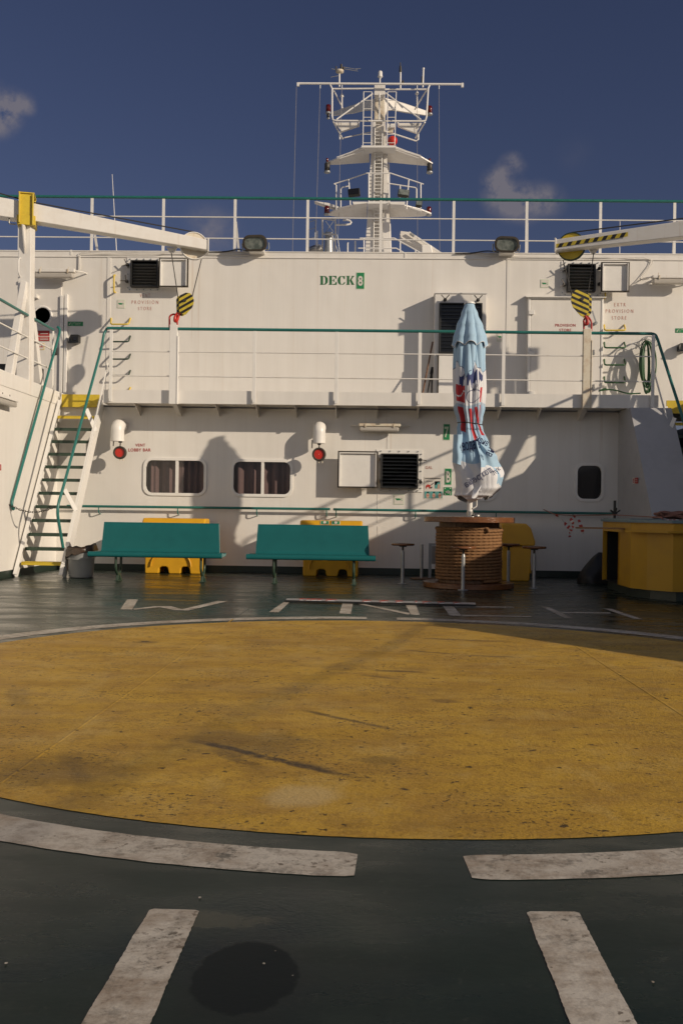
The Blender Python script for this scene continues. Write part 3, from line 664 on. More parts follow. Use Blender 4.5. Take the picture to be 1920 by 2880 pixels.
def jib(side, px_tip, tip_y, rest, sheave_mats, label, restlabel):
    # side -1 port, +1 starboard; rest=(X,Y) of the boom rest
    Yt=17.25
    tipc=W(px_tip,(tip_y[0]+tip_y[1])/2,Yt)
    htip=(W(px_tip,tip_y[0],Yt).z-W(px_tip,tip_y[1],Yt).z)
    zr = W(94 if side<0 else 1920, 599 if side<0 else 636, rest[1]+(.25 if side>0 else 0)).z
    r=Vector((rest[0],rest[1],zr)); d=(r-tipc); far=r+d*((7.4-abs(rest[0]))/abs(d.x)); far.z=zr+.12
    t=thing('crane',label,'deck crane',(far.x,far.y,ZF))
    dn=d.normalized(); sidev=Vector((-dn.y,dn.x,0)).normalized()
    if sidev.y>0: sidev=-sidev      # toward the camera
    mb=MB().taper(tipc,r,.20,htip,.26,.30).taper(r-dn*.0,far,.26,.30,.30,.36)
    j=mb.build('jib','white',t,.012)
    MB().cbox(tipc+Vector((0,0,0)),(.02,.24,htip+.05),Matrix.Rotation(math.atan2(dn.y,dn.x),3,'Z')).build('end_plate','white',j)
    # sheave half sunk in the jib head
    sx=545.5 if side<0 else 1605.5; c=W(sx,692 if side<0 else 694,Yt+.02); nrm=sidev
    def disc(rad,th,name,mat,par):
        mb=MB(); ax=nrm; u=Vector((0,0,1)); v=ax.cross(u).normalized(); n=36; vs=[]
        for s in(-1,1):
            for k in range(n):
                a=2*math.pi*k/n; vs.append(c+ax*(s*th/2)+(u*math.sin(a)+v*math.cos(a))*rad)
        mb.add(vs,[tuple(range(n))[::-1],tuple(range(n,2*n))]+[(k,(k+1)%n,n+(k+1)%n,n+k) for k in range(n)]); return mb.build(name,mat,par)
    sh=disc(.232,.04,'sheave',sheave_mats[0],t)
    u=Vector((0,0,1)); v=nrm.cross(u).normalized()
    for s in (-1,1): MB().tube(arc_pts(c+nrm*(.026*s),.238,0,2*math.pi*35/36,35,v,u),.010,6,closed=True).build('rim',sheave_mats[1],sh)
    pc=c+nrm*.11-Vector((0,0,.012)); MB().cyl(pc-nrm*.0,pc+nrm*.035,.05,.05,18).cyl(pc+nrm*.035,pc+nrm*.05,.022,.022,12).build('sheave_pin','galv',j)
    lug=W(483 if side<0 else 1668,704 if side<0 else 706,Yt-.08)
    MB().prism([lug+Vector((-.10,0,.05)),lug+Vector((.10,0,.05)),lug+Vector((.03,0,-.045)),lug+Vector((-.03,0,-.045))],(0,.03,0)).cyl(lug+Vector((0,-.02,0)),lug+Vector((0,.05,0)),.03).build('lug','white',j)
    top=c+Vector((0,0,.25)); MB().tube([top,r+Vector((0,0,.20)),far+Vector((0,0,.4))],.011,6).build('luffing_wire','cable',t)
    MB().lathe([(.20,0),(.12,.2),(.10,1.2),(.10,far.z-ZF-.1)],(far.x,far.y,ZF),20).build('pedestal','white',t)
    MB().cbox((far.x,far.y,far.z),(.22,.40,.42)).build('slewing_head','white',t,.02)
    if side>0:   # black and yellow warning band along the jib head
        a,b=c-dn*.20-Vector((0,0,.0)),c+dn*1.02
        f=[]
        for p,dz in ((tipc+dn*.01,-.035),(tipc+dn*1.20,.035)): f.append((p,dz))
        o=sidev*.1045
        a=tipc+dn*.015+o; b2=tipc+dn*1.22+sidev*.1285
        MB().add([a+Vector((0,0,-.055)),b2+Vector((0,0,-.018)),b2+Vector((0,0,.055)),a+Vector((0,0,.012))],[(0,1,2,3)]).build('warning_band','hazard_jib',j)
    # boom rest standing on the side deckhouse
    q=thing('jib_rest',restlabel,'jib support',(rest[0],rest[1],ZF))
    ztop=zr-.17
    MB().taper((rest[0],rest[1],ZF),(rest[0],rest[1],ztop),.23,.23,.21,.21,(0,1,0)).build('post','white',q,.01)
    for s in (-1,1): MB().taper((rest[0],rest[1]+s*.80,ZF),(rest[0],rest[1]+s*.08,ztop-1.05),.16,.13,.13,.10,(1,0,0)).build('leg','white',q,.006)
    g=MB(); ori=Matrix.Rotation(math.atan2(dn.y,dn.x),3,'Z')
    g.cbox((rest[0],rest[1],ztop+.0),(.30,.36,.16),ori)
    for s in (-1,1):
        cpos=r+sidev*(s*.165)+Vector((0,0,.02)); g.cbox(cpos,(.24,.02,.52),ori)
        for e in (-1,1): g.cbox(cpos+dn*(e*.11)+sidev*(s*.03),(.02,.06,.52),ori)
    g.cbox(r+Vector((0,0,.285)),(.26,.40,.02),ori)
    g.build('boom_clamp','yellow',q,.004)
    x=rest[0]-side*0; y=rest[1]-.12
    MB().tube(smooth_path([(x-.15,y,ztop+.05),(x-.26,y-.02,ztop+.05),(x-.26,y-.02,ztop-.06),(x-.15,y,ztop-.06)],.03),.012,6).build('clamp_handle','steel',q)
    MB().prism([(x,y-.0,ztop-.08),(x,y-.14,ztop-.10),(x,y-.0,ztop-.55)],(.02,0,0)).build('gusset','white',q)
    zz=ztop-.95; MB().tube(smooth_path([(x-.06,y+.0,zz+.32),(x-.06,y-.09,zz+.28),(x-.06,y-.09,zz+.04),(x-.06,y,zz)],.05),.012,6).build('grab_bar','white_clean',q)
    return t,c,lug
tp,cp,lp=jib(-1,585,(678.8,707.4),(XD-.10,16.5),('cream_rust','white_clean'),'white deck crane jib with rust-streaked sheave at the left of the picture','A-framed white jib support with yellow clamp on the left deckhouse')
ts,cs_,ls=jib(1,1563,(677.5,708),(XR+.05,16.2),('yellow','dark_green'),'white deck crane jib with yellow sheave and striped head at the right','jib support on the right deckhouse, outside the frame to the right')
def hook(name,label,px0,px1,py0,py1,Y,mat,hookpts,ring_px,cables,flip):
    t=thing(name,label,'hook block',W((px0+px1)/2,py0,Y))
    w=px1-px0; h=py1-py0; s=-1 if flip else 1; cxp=(px0+px1)/2
    out=[(-.05,0),(.25,.02),(.42,.14),(.5,.30),(.5,.46),(.40,.66),(-.05,1.0),(-.30,.97),(-.48,.82),(-.5,.25),(-.42,.12)]
    for k,(yy,mt) in enumerate(((Y-.05,mat),(Y+.05,'black'))):
        off=0 if k==0 else -7*s
        poly=[W(cxp+s*u*w+off,py0+v*h+(4 if k else 0),yy) for u,v in out]
        MB().prism(poly,(0,.018,0)).build('cheek_plate',mat,t,.003)
    c=W(cxp-3*s,py0+.38*h,Y); MB().cyl(c+Vector((0,-.065,0)),c+Vector((0,.085,0)),.03).build('axle','dark_steel',t)
    MB().cyl(c+Vector((0,-.02,0)),c+Vector((0,.045,0)),.11,.11,24).build('sheave','dark_steel',t)
    pts=[W(x,y,Y) for x,y in hookpts]; MB().tube(smooth_path(pts,.05),[.020+.014*math.sin(math.pi*min(1,i/(len(smooth_path(pts,.05))-1)*1.1)) for i in range(len(smooth_path(pts,.05)))],10).build('hook','red_bright' if not flip else 'red',t)
    for (a,b,ya) in cables: MB().tube([W(*a,ya),W(*b,Y)],.0085,6).build('hoist_wire','cable',t)
    g=thing('lifting_shackle','red shackle at the top of the %s lashing post'%('rusty right' if flip else 'clean white left'),'shackle',W(*ring_px[0],YF-.05),'shackles on the lashing posts')
    MB().tube(smooth_path([W(x,y,YF-.05) for x,y in ring_px],.06),.017,10).build('bow','red',g)
hook('hook_block','striped hook block under the rust-streaked jib end on the left',503,545,823,885,17.28,'hazard_port',[(506,880),(500,897),(493,905),(492,890),(500,879)],[(477,920),(477,889),(488,883),(499,886),(499,920)],[((482.5,712),(501,836),17.17),((567,728),(541,834),17.25)],False)
hook('hook_block','striped hook block hanging in front of the white provision-store door',1605,1656,814,889.5,17.28,'hazard_star',[(1641,884),(1650,897),(1651,909),(1644,914),(1640,902)],[(1641,930),(1640,898),(1652,890),(1662,903),(1662,930)],[((1582,731),(1608,835),17.25),((1668,712),(1651,836),17.17)],True)

# ================================================================== MAST
YM=30.0
def M(cx,cy,dy=0): 
    px,py=780+.35714*cx,160+.35714*cy
    return W(px,py,YM+dy)
mast=thing('mast','tall white signal mast with platforms, ladders and a long yard','mast',(M(795,1560).x,YM,ZT-.06))
def zrow(cy): return M(800,cy).z
def xat(cx,cy): return M(cx,cy).x
# column: two flanges and a recessed web, tapering upwards
def col_piece(l0,r0,l1,r1,cy0,cy1,y0,y1,mat,name):
    vs=[]
    for (l,r,cy) in ((l0,r0,cy0),(l1,r1,cy1)):
        p,q=M(l,cy,y0),M(r,cy,y0)
        for yy in (0,y1-y0): vs+=[p+Vector((0,yy,0)),q+Vector((0,yy,0))]
    return MB().add(vs,[(0,1,3,2),(4,6,7,5),(0,4,5,1),(2,3,7,6),(0,2,6,4),(1,5,7,3)]).build(name,mat,mast)
col_piece(690,742,752,768,1545,500,-.25,.45,'white','flange')
col_piece(828,893,838,850,1545,500,-.25,.45,'white','flange')
col_piece(743,827,769,837,1545,500,.12,.40,'white','web')
col_piece(758,848,764,846,500,225,-.12,.35,'white','upper_column')
def lad(l,r,c0,c1,step,dy,l1=None,r1=None,rad=.013):
    l1=l1 or l; r1=r1 or r
    t=MB().tube([M(l,c0,dy),M(l1,c1,dy)],rad,6).tube([M(r,c0,dy),M(r1,c1,dy)],rad,6)
    k=c0
    while k<c1:
        u=(k-c0)/(c1-c0); t.tube([M(l+(l1-l)*u,k,dy),M(r+(r1-r)*u,k,dy)],rad*.8,6); k+=step
    return t.build('ladder','white_clean',mast)
lad(768,828,505,1540,28,-.42,755,806,.016); lad(678,742,275,695,67,-.7,672,738); lad(866,934,275,695,67,-.7,862,922)
# top box, yard and frame pipes
def pipes(lst,name,rad,mat='white_clean'):
    for a in lst: MB().tube([M(*p) for p in a],rad,8).build(name,mat,mast)
a,b=M(762,220,-.35),M(846,300,-.35); MB().box((a.x,YM-.35,b.z),(b.x,YM+.35,a.z)).prism([(a.x,YM-.34,b.z+.001),(b.x,YM-.34,b.z+.001),(b.x-.1,YM-.0,b.z-.15),(a.x+.1,YM,b.z-.15)],(0,.3,0)).build('head_box','white',mast,.01)
pipes([[(157,209,-.5),(1455,216,-.5)]],'yard',.034)
each(MB().bar(M(163,205,-.5),M(163,232,-.5),.07,.07).bar(M(1455,208,-.5),M(1455,240,-.5),.07,.07),'yard_end','white_clean',mast)
pipes([[(432,252,-.1),(760,250,-.1)],[(846,256,-.1),(1190,256,-.1)],[(415,222,-.5),(430,250,-.6),(430,470,-.6),(437,498,-.6),(465,503,-.6),(1140,506,-.6),(1165,500,-.6),(1172,470,-.6),(1185,250,-.6),(1195,225,-.5)]],'frame_pipe',.027)
pipes([[(465,492,-.6),(748,290,-.4)],[(1128,494,-.6),(850,284,-.4)],[(445,268,-.4),(515,408,.3)],[(1180,250,-.4),(1080,415,.3)],[(803,290,-.5),(800,495,-.6)]],'brace',.022)
pipes([[(440,510,-.6),(512,645,.2)],[(1160,515,-.6),(1085,640,.2)],[(640,515,-.6),(640,545,-.4),(500,592,0)],[(948,518,-.6),(948,548,-.4),(1092,602,0)],[(490,600,.3),(490,650,.3)],[(1108,600,.3),(1108,650,.3),(1090,662,.3),(850,585,.3)],[(1112,455,.2),(1112,500,.2)]],'frame_pipe',.024)
pipes([[(512,640,.3),(735,592,.4)]],'gaff',.02,'white')
for q in ([(450,516),(632,516),(632,545),(505,584)],[(955,520),(1135,520),(1090,598),(955,548)]):
    MB().prism([M(x,y,-.45) for x,y in q],(0,.06,0)).build('frame_panel','white',mast)
def wing(poly,dy,th,name='platform_wing',mat='white'):
    return MB().prism([M(x,y,dy) for x,y in poly],(0,th,0)).build(name,mat,mast)
def shelf(front,back,name='platform_wing',mat='white',t_=.035):    # tapered bracket plate: (x,y,dy) along its front and back edges
    f=[M(*p) for p in front]; b=[M(*p) for p in back]; k=len(f); u=Vector((0,0,t_)); vs=f+b+[p+u for p in f]+[Vector((p.x,p.y,max(p.z,q.z)+t_)) for p,q in zip(b,f)]
    fs=[]
    for i in range(k-1): fs+=[(i,i+1,k+i+1,k+i),(2*k+i,3*k+i,3*k+i+1,2*k+i+1),(i,2*k+i,2*k+i+1,i+1),(k+i,k+i+1,3*k+i+1,3*k+i)]
    fs+=[(0,k,3*k,2*k),(k-1,3*k-1,4*k-1,2*k-1)]
    return MB().add(vs,fs).build(name,mat,mast)
def vplate(pts,name='platform_wing',mat='white'):
    return MB().prism([M(*p) for p in pts],(0,.06,0)).build(name,mat,mast)
vplate([(762,330,-.1),(762,420,-.1),(735,416,0),(690,418,.15),(600,440,.5),(440,460,1.1),(440,430,1.1),(640,362,.35)])
vplate([(846,322,-.1),(846,465,-.1),(862,420,0),(905,416,.15),(1000,435,.5),(1188,462,1.1),(1190,430,1.1),(1000,365,.5)])
# middle platform
a,b=M(662,697,-.8),M(932,713,-.8); MB().box((a.x,YM-.8,b.z),(b.x,YM-.3,a.z)).build('platform','white_clean',mast)
shelf([(724,714,-.5),(664,716,-.5),(470,804,-.3),(395,832,-.1)],[(724,832,.25),(664,836,.25),(470,850,.1),(400,850,.0)])
shelf([(862,714,-.5),(930,714,-.5),(1130,790,-.3),(1220,842,-.1)],[(862,832,.25),(930,836,.25),(1130,855,.1),(1214,858,.0)])
for s in ([(930,712),(1128,778)],[(930,735),(1110,798)],[(930,722),(1130,786)],[(670,718),(465,790)],[(690,735),(490,800)]): pipes([[(*s[0],-.62),(*s[1],-.62)]],'platform_grating',.012)
# lower platform with rail
a,b=M(710,1137,-.9),M(870,1155,-.9); MB().box((a.x,YM-.9,b.z),(b.x,YM-.3,a.z)).build('platform','white_clean',mast)
shelf([(705,1160,-.5),(600,1170,-.5),(480,1195,-.3),(400,1236,-.1)],[(705,1265,.25),(600,1264,.25),(480,1262,.1),(405,1250,.0)])
shelf([(876,1155,-.5),(1000,1172,-.5),(1130,1205,-.3),(1210,1237,-.1)],[(876,1265,.25),(1000,1263,.25),(1130,1258,.1),(1200,1250,.0)])
wing([(590,1140),(706,1140),(706,1152),(600,1162)],-.95,.35,'platform'); wing([(876,1140),(1005,1140),(1000,1165),(890,1160)],-.95,.35,'platform'); wing([(1030,1185),(1135,1200),(1130,1215),(1090,1205)],-.9,.2,'platform')
wing([(290,1135),(400,1150),(520,1190),(490,1196),(380,1165)],-.2,.3,'platform')
pipes([[(700,916,-.9),(890,916,-.9),(1150,1003,-.9)],[(445,1000,-.3),(560,965,-.3),(700,916,-.9)],[(865,995,-.5),(1085,1030,-.5),(1094,1040,-.5),(1094,1140,-.5)],[(498,1190,-.3),(498,1040,-.3),(510,1026,-.3),(560,1018,-.3)],[(445,1000,-.3),(463,1010,-.3),(463,1205,-.3)],[(560,965,-.4),(575,1190,-.4)],[(718,916,-.9),(718,1140,-.9)],[(878,916,-.9),(878,1140,-.9)],[(1032,968,-.9),(1015,1200,-.9)],[(1127,1000,-.9),(1127,1190,-.9)],[(965,1012,-.5),(965,1110,-.5)]],'platform_rail',.019)
# pipes down the right flank
pipes([[(862,840,.1),(878,1140,.1),(893,1545,.1)],[(875,840,.2),(888,1545,.2)]],'conduit',.02,'white')
pipes([[(826,600,-.3),(818,1130,-.3)]],'conduit',.015,'cable')
def lantern(cx,cy,dy,r=.085,mat='red_lamp',up=True):
    r*=.44
    p=M(cx,cy,dy); l=MB().lathe([(r*.6,-r*1.5),(r,-r*1.3),(r,r*1.2),(r*.7,r*1.6),(.01,r*1.7)],p,14).build('signal_lamp',mat,mast)
    MB().lathe([(r*.9,-r*2.2),(r*1.25,-r*1.9),(r*1.1,-r*1.5)],p,14).build('lamp_base','galv',l); return l
for cx,cy,dy in ((400,408,-.2),(1198,418,.0),(388,1206,-.2),(1191,1212,0)): lantern(cx,cy,dy,.17)
for cx,cy in ((392,868),(1197,872)): lantern(cx,cy-0,-.1,.19,'dark_steel')
for cx,cy in ((392,815),(1197,818)): lantern(cx,cy,-.1,.09)
lantern(400,465,-.2,.10,'dark_steel')
# antennas
MB().lathe([(.03,-.10),(.03,-.06),(.075,-.05),(.08,-.03),(.068,.0),(.066,.10),(.05,.13),(.01,.14)],M(808,147,-.1),18).build('satellite_dome','white_clean',mast); pipes([[(806,205,-.1),(806,165,-.1)]],'dome_stalk',.022)
pipes([[(487,235,-.3),(487,130,-.3)],[(967,250,-.3),(968,120,-.3)],[(1143,240,-.3),(1148,92,-.3)]],'antenna_mast',.025)
MB().lathe([(.05,-.03),(.12,0),(.12,.06),(.05,.09)],M(490,122,-.3),14).build('antenna_base','cream_rust',mast)
MB().cyl(M(503,100,-.3),M(503,58,-.3),.04,.03).cyl(M(462,118,-.3),M(462,75,-.3),.02).cyl(M(522,100,-.3),M(518,80,-.3),.03).build('antenna','dark_steel',mast)
pipes([[(425,93,-.3),(480,105,-.3)],[(520,80,-.3),(630,100,-.3)],[(525,95,-.3),(632,112,-.3)],[(612,95,-.3),(655,92,-.3)],[(420,160,-.3),(480,148,-.3)]],'antenna_arm',.010,'galv')
MB().cyl(M(968,120,-.3),M(967,72,-.3),.045,.03).cyl(M(967,72,-.3),M(966,45,-.3),.015).cyl(M(985,205,-.3),M(987,185,-.3),.05,.02).build('antenna','dark_steel',mast)
MB().cyl(M(1148,98,-.3),M(1148,88,-.3),.035).build('antenna','white_clean',mast)
MB().cyl(M(1136,200,-.3),M(1138,155,-.3),.022).build('antenna','dark_steel',mast)
for cx in (508,1098): MB().lathe([(.02,-.15),(.02,.0),(.055,.02),(.04,.07),(.01,.12)],M(cx,318 if cx<900 else 300,-.2),12).cyl(M(cx,405,-.2),M(cx,320,-.2),.02).build('antenna','white',mast)
MB().ball(M(905,662,-.2),.15,20).build('signal_ball','red_bright',mast)
a=M(862,525,-.6); b=M(922,585,-.6); MB().box((a.x,YM-.6,b.z+.12),(b.x,YM-.4,a.z)).build('horn_box','white_clean',mast); MB().box((a.x+.04,YM-.5,b.z),(b.x-.04,YM-.45,b.z+.119)).build('horn','cream_rust',mast)
MB().prism([M(770,330,-.14),M(838,330,-.14),M(842,490,-.14),M(766,490,-.14)],(0,.02,0)).build('cable_tray','cream_rust',mast)
def mfl(cx,cy,w,h,dy,tilt,mat):
    p=M(cx,cy,dy); rot=Matrix.Rotation(tilt,3,'Y')@Matrix.Rotation(R(-14),3,'X')
    l=MB().cbox(p,(w,.14,h),rot).build('mast_floodlight','black' if mat=='b' else 'dark_steel',mast,.03,3)
    MB().cbox(p+rot@Vector((0,-.074,0)),(w*.84,.012,h*.78),rot).build('lamp_glass','dark_glass' if mat=='b' else 'lamp_glass',l)
mfl(603,1070,.36,.23,-.9,R(-6),'b'); mfl(992,1076,.34,.22,-.9,R(8),'g'); mfl(1113,1160,.19,.18,-.9,R(8),'g')
for (x0,y0),(x1,y1) in (((150,240),(118,1560)),((336,225),(298,1560)),((507,235),(478,1400)),((1098,235),(1102,1560)),((1270,230),(1276,1560))):
    MB().tube([M(x0,y0,-.5),M(x1,y1,-.5)],.006,5).build('halyard','halyard',mast)
for x,y in ((336,232),(1270,236),(507,232),(1098,236)): MB().cyl(M(x,y-10,-.5),M(x,y+18,-.5),.016).build('halyard_block','galv',mast)
pipes([[(648,1428,-1.2),(920,1428,-1.2),(1130,1545,-1.2)],[(635,1507,-1.2),(935,1507,-1.2),(1008,1550,-1.2)],[(680,1428,-1.2),(680,1545,-1.2)],[(965,1450,-1.2),(965,1545,-1.2)],[(1008,1545,-1.2),(1008,1570,-1.2)],[(1085,1520,-1.2),(1085,1550,-1.2)]],'base_rail',.019)
# lattice radar mast to the left and the tilted white davit to the right
rm=thing('radar_mast','small lattice radar mast on the roof left of the tall mast','radar mast',(M(400,1560).x,YM+2,ZT-.06))
def rp(lst,rad,name,mat='white'):
    for a in lst: MB().tube([M(*p) for p in a],rad,8).build(name,mat,rm)
rp([[(355,1540,2),(355,1380,2),(352,1270,2)],[(452,1540,1.4),(458,1400,1.4),(456,1262,1.4)],[(355,1380,2),(370,1398,2),(445,1398,1.4)],[(352,1275,2),(452,1285,1.4)]],.028,'leg')
rp([[(300,1290,2),(296,1430,2)],[(245,1300,2),(245,1540,2)],[(430,1400,2),(480,1545,2)],[(470,1400,2),(490,1540,2)]],.014,'strut','galv')
rp([[(250,1360,2),(300,1345,2)],[(250,1430,2),(300,1420,2)],[(250,1300,2),(300,1285,2)],[(300,1470,2),(360,1490,2)],[(380,1295,2),(440,1380,2)],[(440,1295,2),(380,1380,2)]],.010,'strut','galv')
MB().cyl(M(405,1560,2),M(405,1385,2),.15,.13).build('pedestal','galv',rm)
MB().lathe([(.22,-.06),(.25,.0),(.22,.08),(.1,.14)],M(305,1520,2),16).build('scanner_base','steel',rm)
MB().cyl(M(313,1510,1.8),M(313,1370,1.8),.022).build('scanner_post','white_clean',rm)
rp([[(458,1322,1.3),(545,1322,1.3),(572,1316,1.3),(580,1303,1.3),(570,1290,1.3),(545,1284,1.3),(515,1286,1.3)]],.032,'scanner_arm','white_clean')
rp([[(552,1545,0),(552,1470,0),(556,1462,0)],[(612,1545,0),(612,1450,0)]],.024,'vent_pipe','white_clean')
a=thing('tilted_antenna','white trough shaped device tilted on the roof right of the tall mast','antenna',(M(1120,1560).x,YM+1,ZT-.06))
MB().prism([M(968,1370,1),M(1035,1378,1),M(1290,1545,1),M(1240,1560,1),M(1110,1490,1),M(975,1435,1),M(962,1400,1)],(0,.5,0)).build('trough','white',a,.015)
MB().bar(M(1035,1380,.9),M(1290,1548,.9),.05,.05).build('trough_edge','white_clean',a)
MB().prism([M(1135,1480,.8),M(1210,1480,.8),M(1225,1560,.8),M(1135,1560,.8)],(0,.5,0)).build('bracket_box','white_clean',a,.02)
MB().cyl(M(1045,1390,.8),M(1075,1412,.8),.045).build('end_fitting','galv',a)
# whip aerials on the roof
for lab,p,q in (('thin white whip aerial rising behind the rail above the left vent',(316,490),(329,720)),('short thin white whip aerial behind the right jib',(1742,620),(1741,720))):
    o=MB().tube([W(*p,24),W(*q,24)],[.006,.011],6).build('whip_aerial','white_clean'); tag(o,lab,'aerial')
# ================================================================== WALL FIXTURES
def wthing(name,label,cat,px,py,Y,group=None): return thing(name,label,cat,W(px,py,Y),group)
# floodlights on the roof edge
def flood(label,x0,y0,x1,y1,lean):
    t=wthing('floodlight',label,'floodlight',(x0+x1)/2,y1+12,YU); Yf=YU-.30
    a,b=W(x0,y0,Yf),W(x1,y1,Yf); c=(a+b)/2; w=b.x-a.x; h=a.z-b.z
    rot=Matrix.Rotation(lean,3,'Y')@Matrix.Rotation(R(16),3,'X')
    def oval(w,h,y,k=.45): 
        r=min(w,h)*k; return [c+rot@Vector((x,y,z)) for x,z in rr(-w/2,w/2,-h/2,h/2,r,6)]
    o=oval(w,h,0); bk=oval(w*.72,h*.66,.26); n=len(o)
    MB().add(o+bk,[tuple(range(n)),tuple(range(n,2*n))[::-1]]+[(i,(i+1)%n,n+(i+1)%n,n+i) for i in range(n)]).build('housing','dark_steel',t,.01)
    fr=MB(); i_=oval(w*.86,h*.78,-.004); o2=oval(w*1.03,h*1.05,-.03); o3=oval(w*1.03,h*1.05,.02); i3=oval(w*.86,h*.78,-.035)
    fr.add(o2+i3+o3+i_,[(i,(i+1)%n,n+(i+1)%n,n+i) for i in range(n)]+[(i,2*n+i,2*n+(i+1)%n,(i+1)%n) for i in range(n)]+[(n+i,n+(i+1)%n,3*n+(i+1)%n,3*n+i) for i in range(n)])
    fr.build('bezel','rubber',t)
    MB().add(oval(w*.87,h*.79,-.008),[tuple(range(n))]).build('lens','lamp_glass',t)
    zb=ZT+.01; MB().tube(smooth_path([c+rot@Vector((w*.56,.08,0)),c+rot@Vector((w*.56,.08,-h*.5)),Vector((c.x+.14,YU-.12,zb+.02))],.05),.012,6).tube(smooth_path([c+rot@Vector((-w*.56,.08,0)),c+rot@Vector((-w*.54,.08,-h*.52)),Vector((c.x-.1,YU-.12,zb+.02))],.05),.012,6).build('yoke','galv',t)
    MB().box((c.x-.12,YU-.24,zb-.07),(c.x+.16,YU-.005,zb+.035)).build('foot','white',t,.005)
    MB().tube(smooth_path([c+Vector((-w*.3,.1,-h*.45)),Vector((c.x-.35,YU-.06,zb+.02)),Vector((c.x-.6,YU-.03,zb-.02)),Vector((c.x-.95,YU-.03,zb-.03))],.1),.012,6).build('lead','cable',t)
flood('oval floodlight on the roof edge between the left jib end and the mast',684,662,750,705,R(-2))
flood('oval floodlight on the roof edge left of the right jib sheave',1391,666,1458,708,R(2))
# louvred ventilators with hinged covers
def louvre(t,x0,y0,x1,y1,Y,dep,n):
    a,b=W(x0,y0,Y-dep),W(x1,y1,Y-dep); X0,X1,Z0,Z1=a.x,b.x,b.z,a.z
    mb=MB().box((X0,Y-dep,Z0),(X0+.03,Y,Z1)).box((X1-.03,Y-dep,Z0),(X1,Y,Z1)).box((X0+.03,Y-dep,Z1-.025),(X1-.03,Y,Z1)).box((X0+.03,Y-dep,Z0),(X1-.03,Y,Z0+.025))
    g=mb.build('grille_frame','black',t,.003)
    MB().add([(X0+.03,Y-.012,Z0),(X1-.03,Y-.012,Z0),(X1-.03,Y-.012,Z1),(X0+.03,Y-.012,Z1)],[(0,1,2,3)]).build('backing','black',g)
    mb=MB(); h=(Z1-Z0-.05)/n
    for i in range(n):
        z=Z0+.025+h*i; mb.add([(X0+.03,Y-dep+.012,z+.012),(X1-.03,Y-dep+.012,z+.012),(X1-.03,Y-.02,z+h*1.15),(X0+.03,Y-.02,z+h*1.15),(X0+.03,Y-dep+.012,z),(X1-.03,Y-dep+.012,z),(X1-.03,Y-.02,z+h*1.15-.012),(X0+.03,Y-.02,z+h*1.15-.012)],[(0,1,2,3),(4,7,6,5),(0,4,5,1),(1,5,6,2),(2,6,7,3),(3,7,4,0)])
    mb.build('louvre','black_gloss',g); return X0,X1,Z0,Z1
def flap(t,x0,y0,x1,y1,Y,dep,slant=0):
    a,b=W(x0,y0,Y-dep-.06),W(x1,y1,Y-dep-.06); X0,X1,Z0,Z1=a.x,b.x,b.z,a.z; y=Y-dep-.06
    f=MB().box((X0+.004,y+.012,Z0+.004),(X1-.004,y+.06,Z1-.004)).build('hinged_cover','white_clean',t,.004)
    w=.026; MB().box((X0,y-.012,Z0),(X0+w,y+.011,Z1)).box((X1-w,y-.012,Z0),(X1,y+.011,Z1)).box((X0+w,y-.012,Z1-w),(X1-w,y+.011,Z1)).box((X0+w,y-.012,Z0),(X1-w,y+.011,Z0+w)).build('seal','rubber',f)
    w2=.045; MB().box((X0+w,y-.03,Z0+w),(X0+w2,y+.011,Z1-w)).box((X1-w2,y-.05,Z0+w),(X1-w2+.012,y+.011,Z1-w)).box((X0+w2,y-.03,Z1-w2),(X1-w2,y+.011,Z1-w)).build('lip','white_clean',f)
def flange(t,x0,y0,x1,y1,Y):
    a,b=W(x0,y0,Y),W(x1,y1,Y); mb=MB().box((a.x,Y-.014,b.z),(b.x,Y+.001,a.z)); o=mb.build('flange','white_clean',t,.002); k=MB()
    for i in range(5):
        u=(i+.5)/5
        for p in ((a.x+(b.x-a.x)*u,a.z-.03),(a.x+(b.x-a.x)*u,b.z+.03),(a.x+.025,b.z+(a.z-b.z)*u),(b.x-.025,b.z+(a.z-b.z)*u)): k.cyl((p[0],Y-.032,p[1]),(p[0],Y-.013,p[1]),.012,n=8)
    each(k,'bolt','galv',o)
def wing_nut(mb,p,ang):
    mb.cyl(p,p+Vector((0,-.10,0)),.022,.018,8).cyl(p+Vector((0,-.05,0)),p+Vector((0,-.075,0)),.034,n=10)
    for s in(-1,1): mb.bar(p+Vector((0,-.10,0)),p+Vector((math.cos(ang+s*.75)*.11,-.12,math.sin(ang+s*.75)*.11)),.014,.014)
# left
t=wthing('louvre_vent','louvred vent with open white cover under the left jib, marked provision store','vent',406,770,YU,'louvred vents in the deckhouse')
flange(t,358,725,454,820,YU); louvre(t,367,731,443.6,806,YU,.14,8); flap(t,448,725,530,808,YU,.16)
mb=MB(); wing_nut(mb,W(361,747,YU-.02),R(160)); wing_nut(mb,W(359,793,YU-.02),R(140)); each(mb,'wing_nut','dark_steel',t)
# right
t=wthing('louvre_vent','louvred vent with open white cover behind the hanging right hook block','vent',1634,780,YU,'louvred vents in the deckhouse')
flange(t,1577,735,1690,835,YU); louvre(t,1596,741,1674,819,YU,.14,8); flap(t,1689,737,1768,822,YU,.16)
mb=MB(); wing_nut(mb,W(1586,760,YU-.02),R(160)); wing_nut(mb,W(1584,803,YU-.02),R(170)); wing_nut(mb,W(1682,757,YU-.02),R(20)); wing_nut(mb,W(1682,801,YU-.02),R(20)); each(mb,'wing_nut','dark_steel',t)
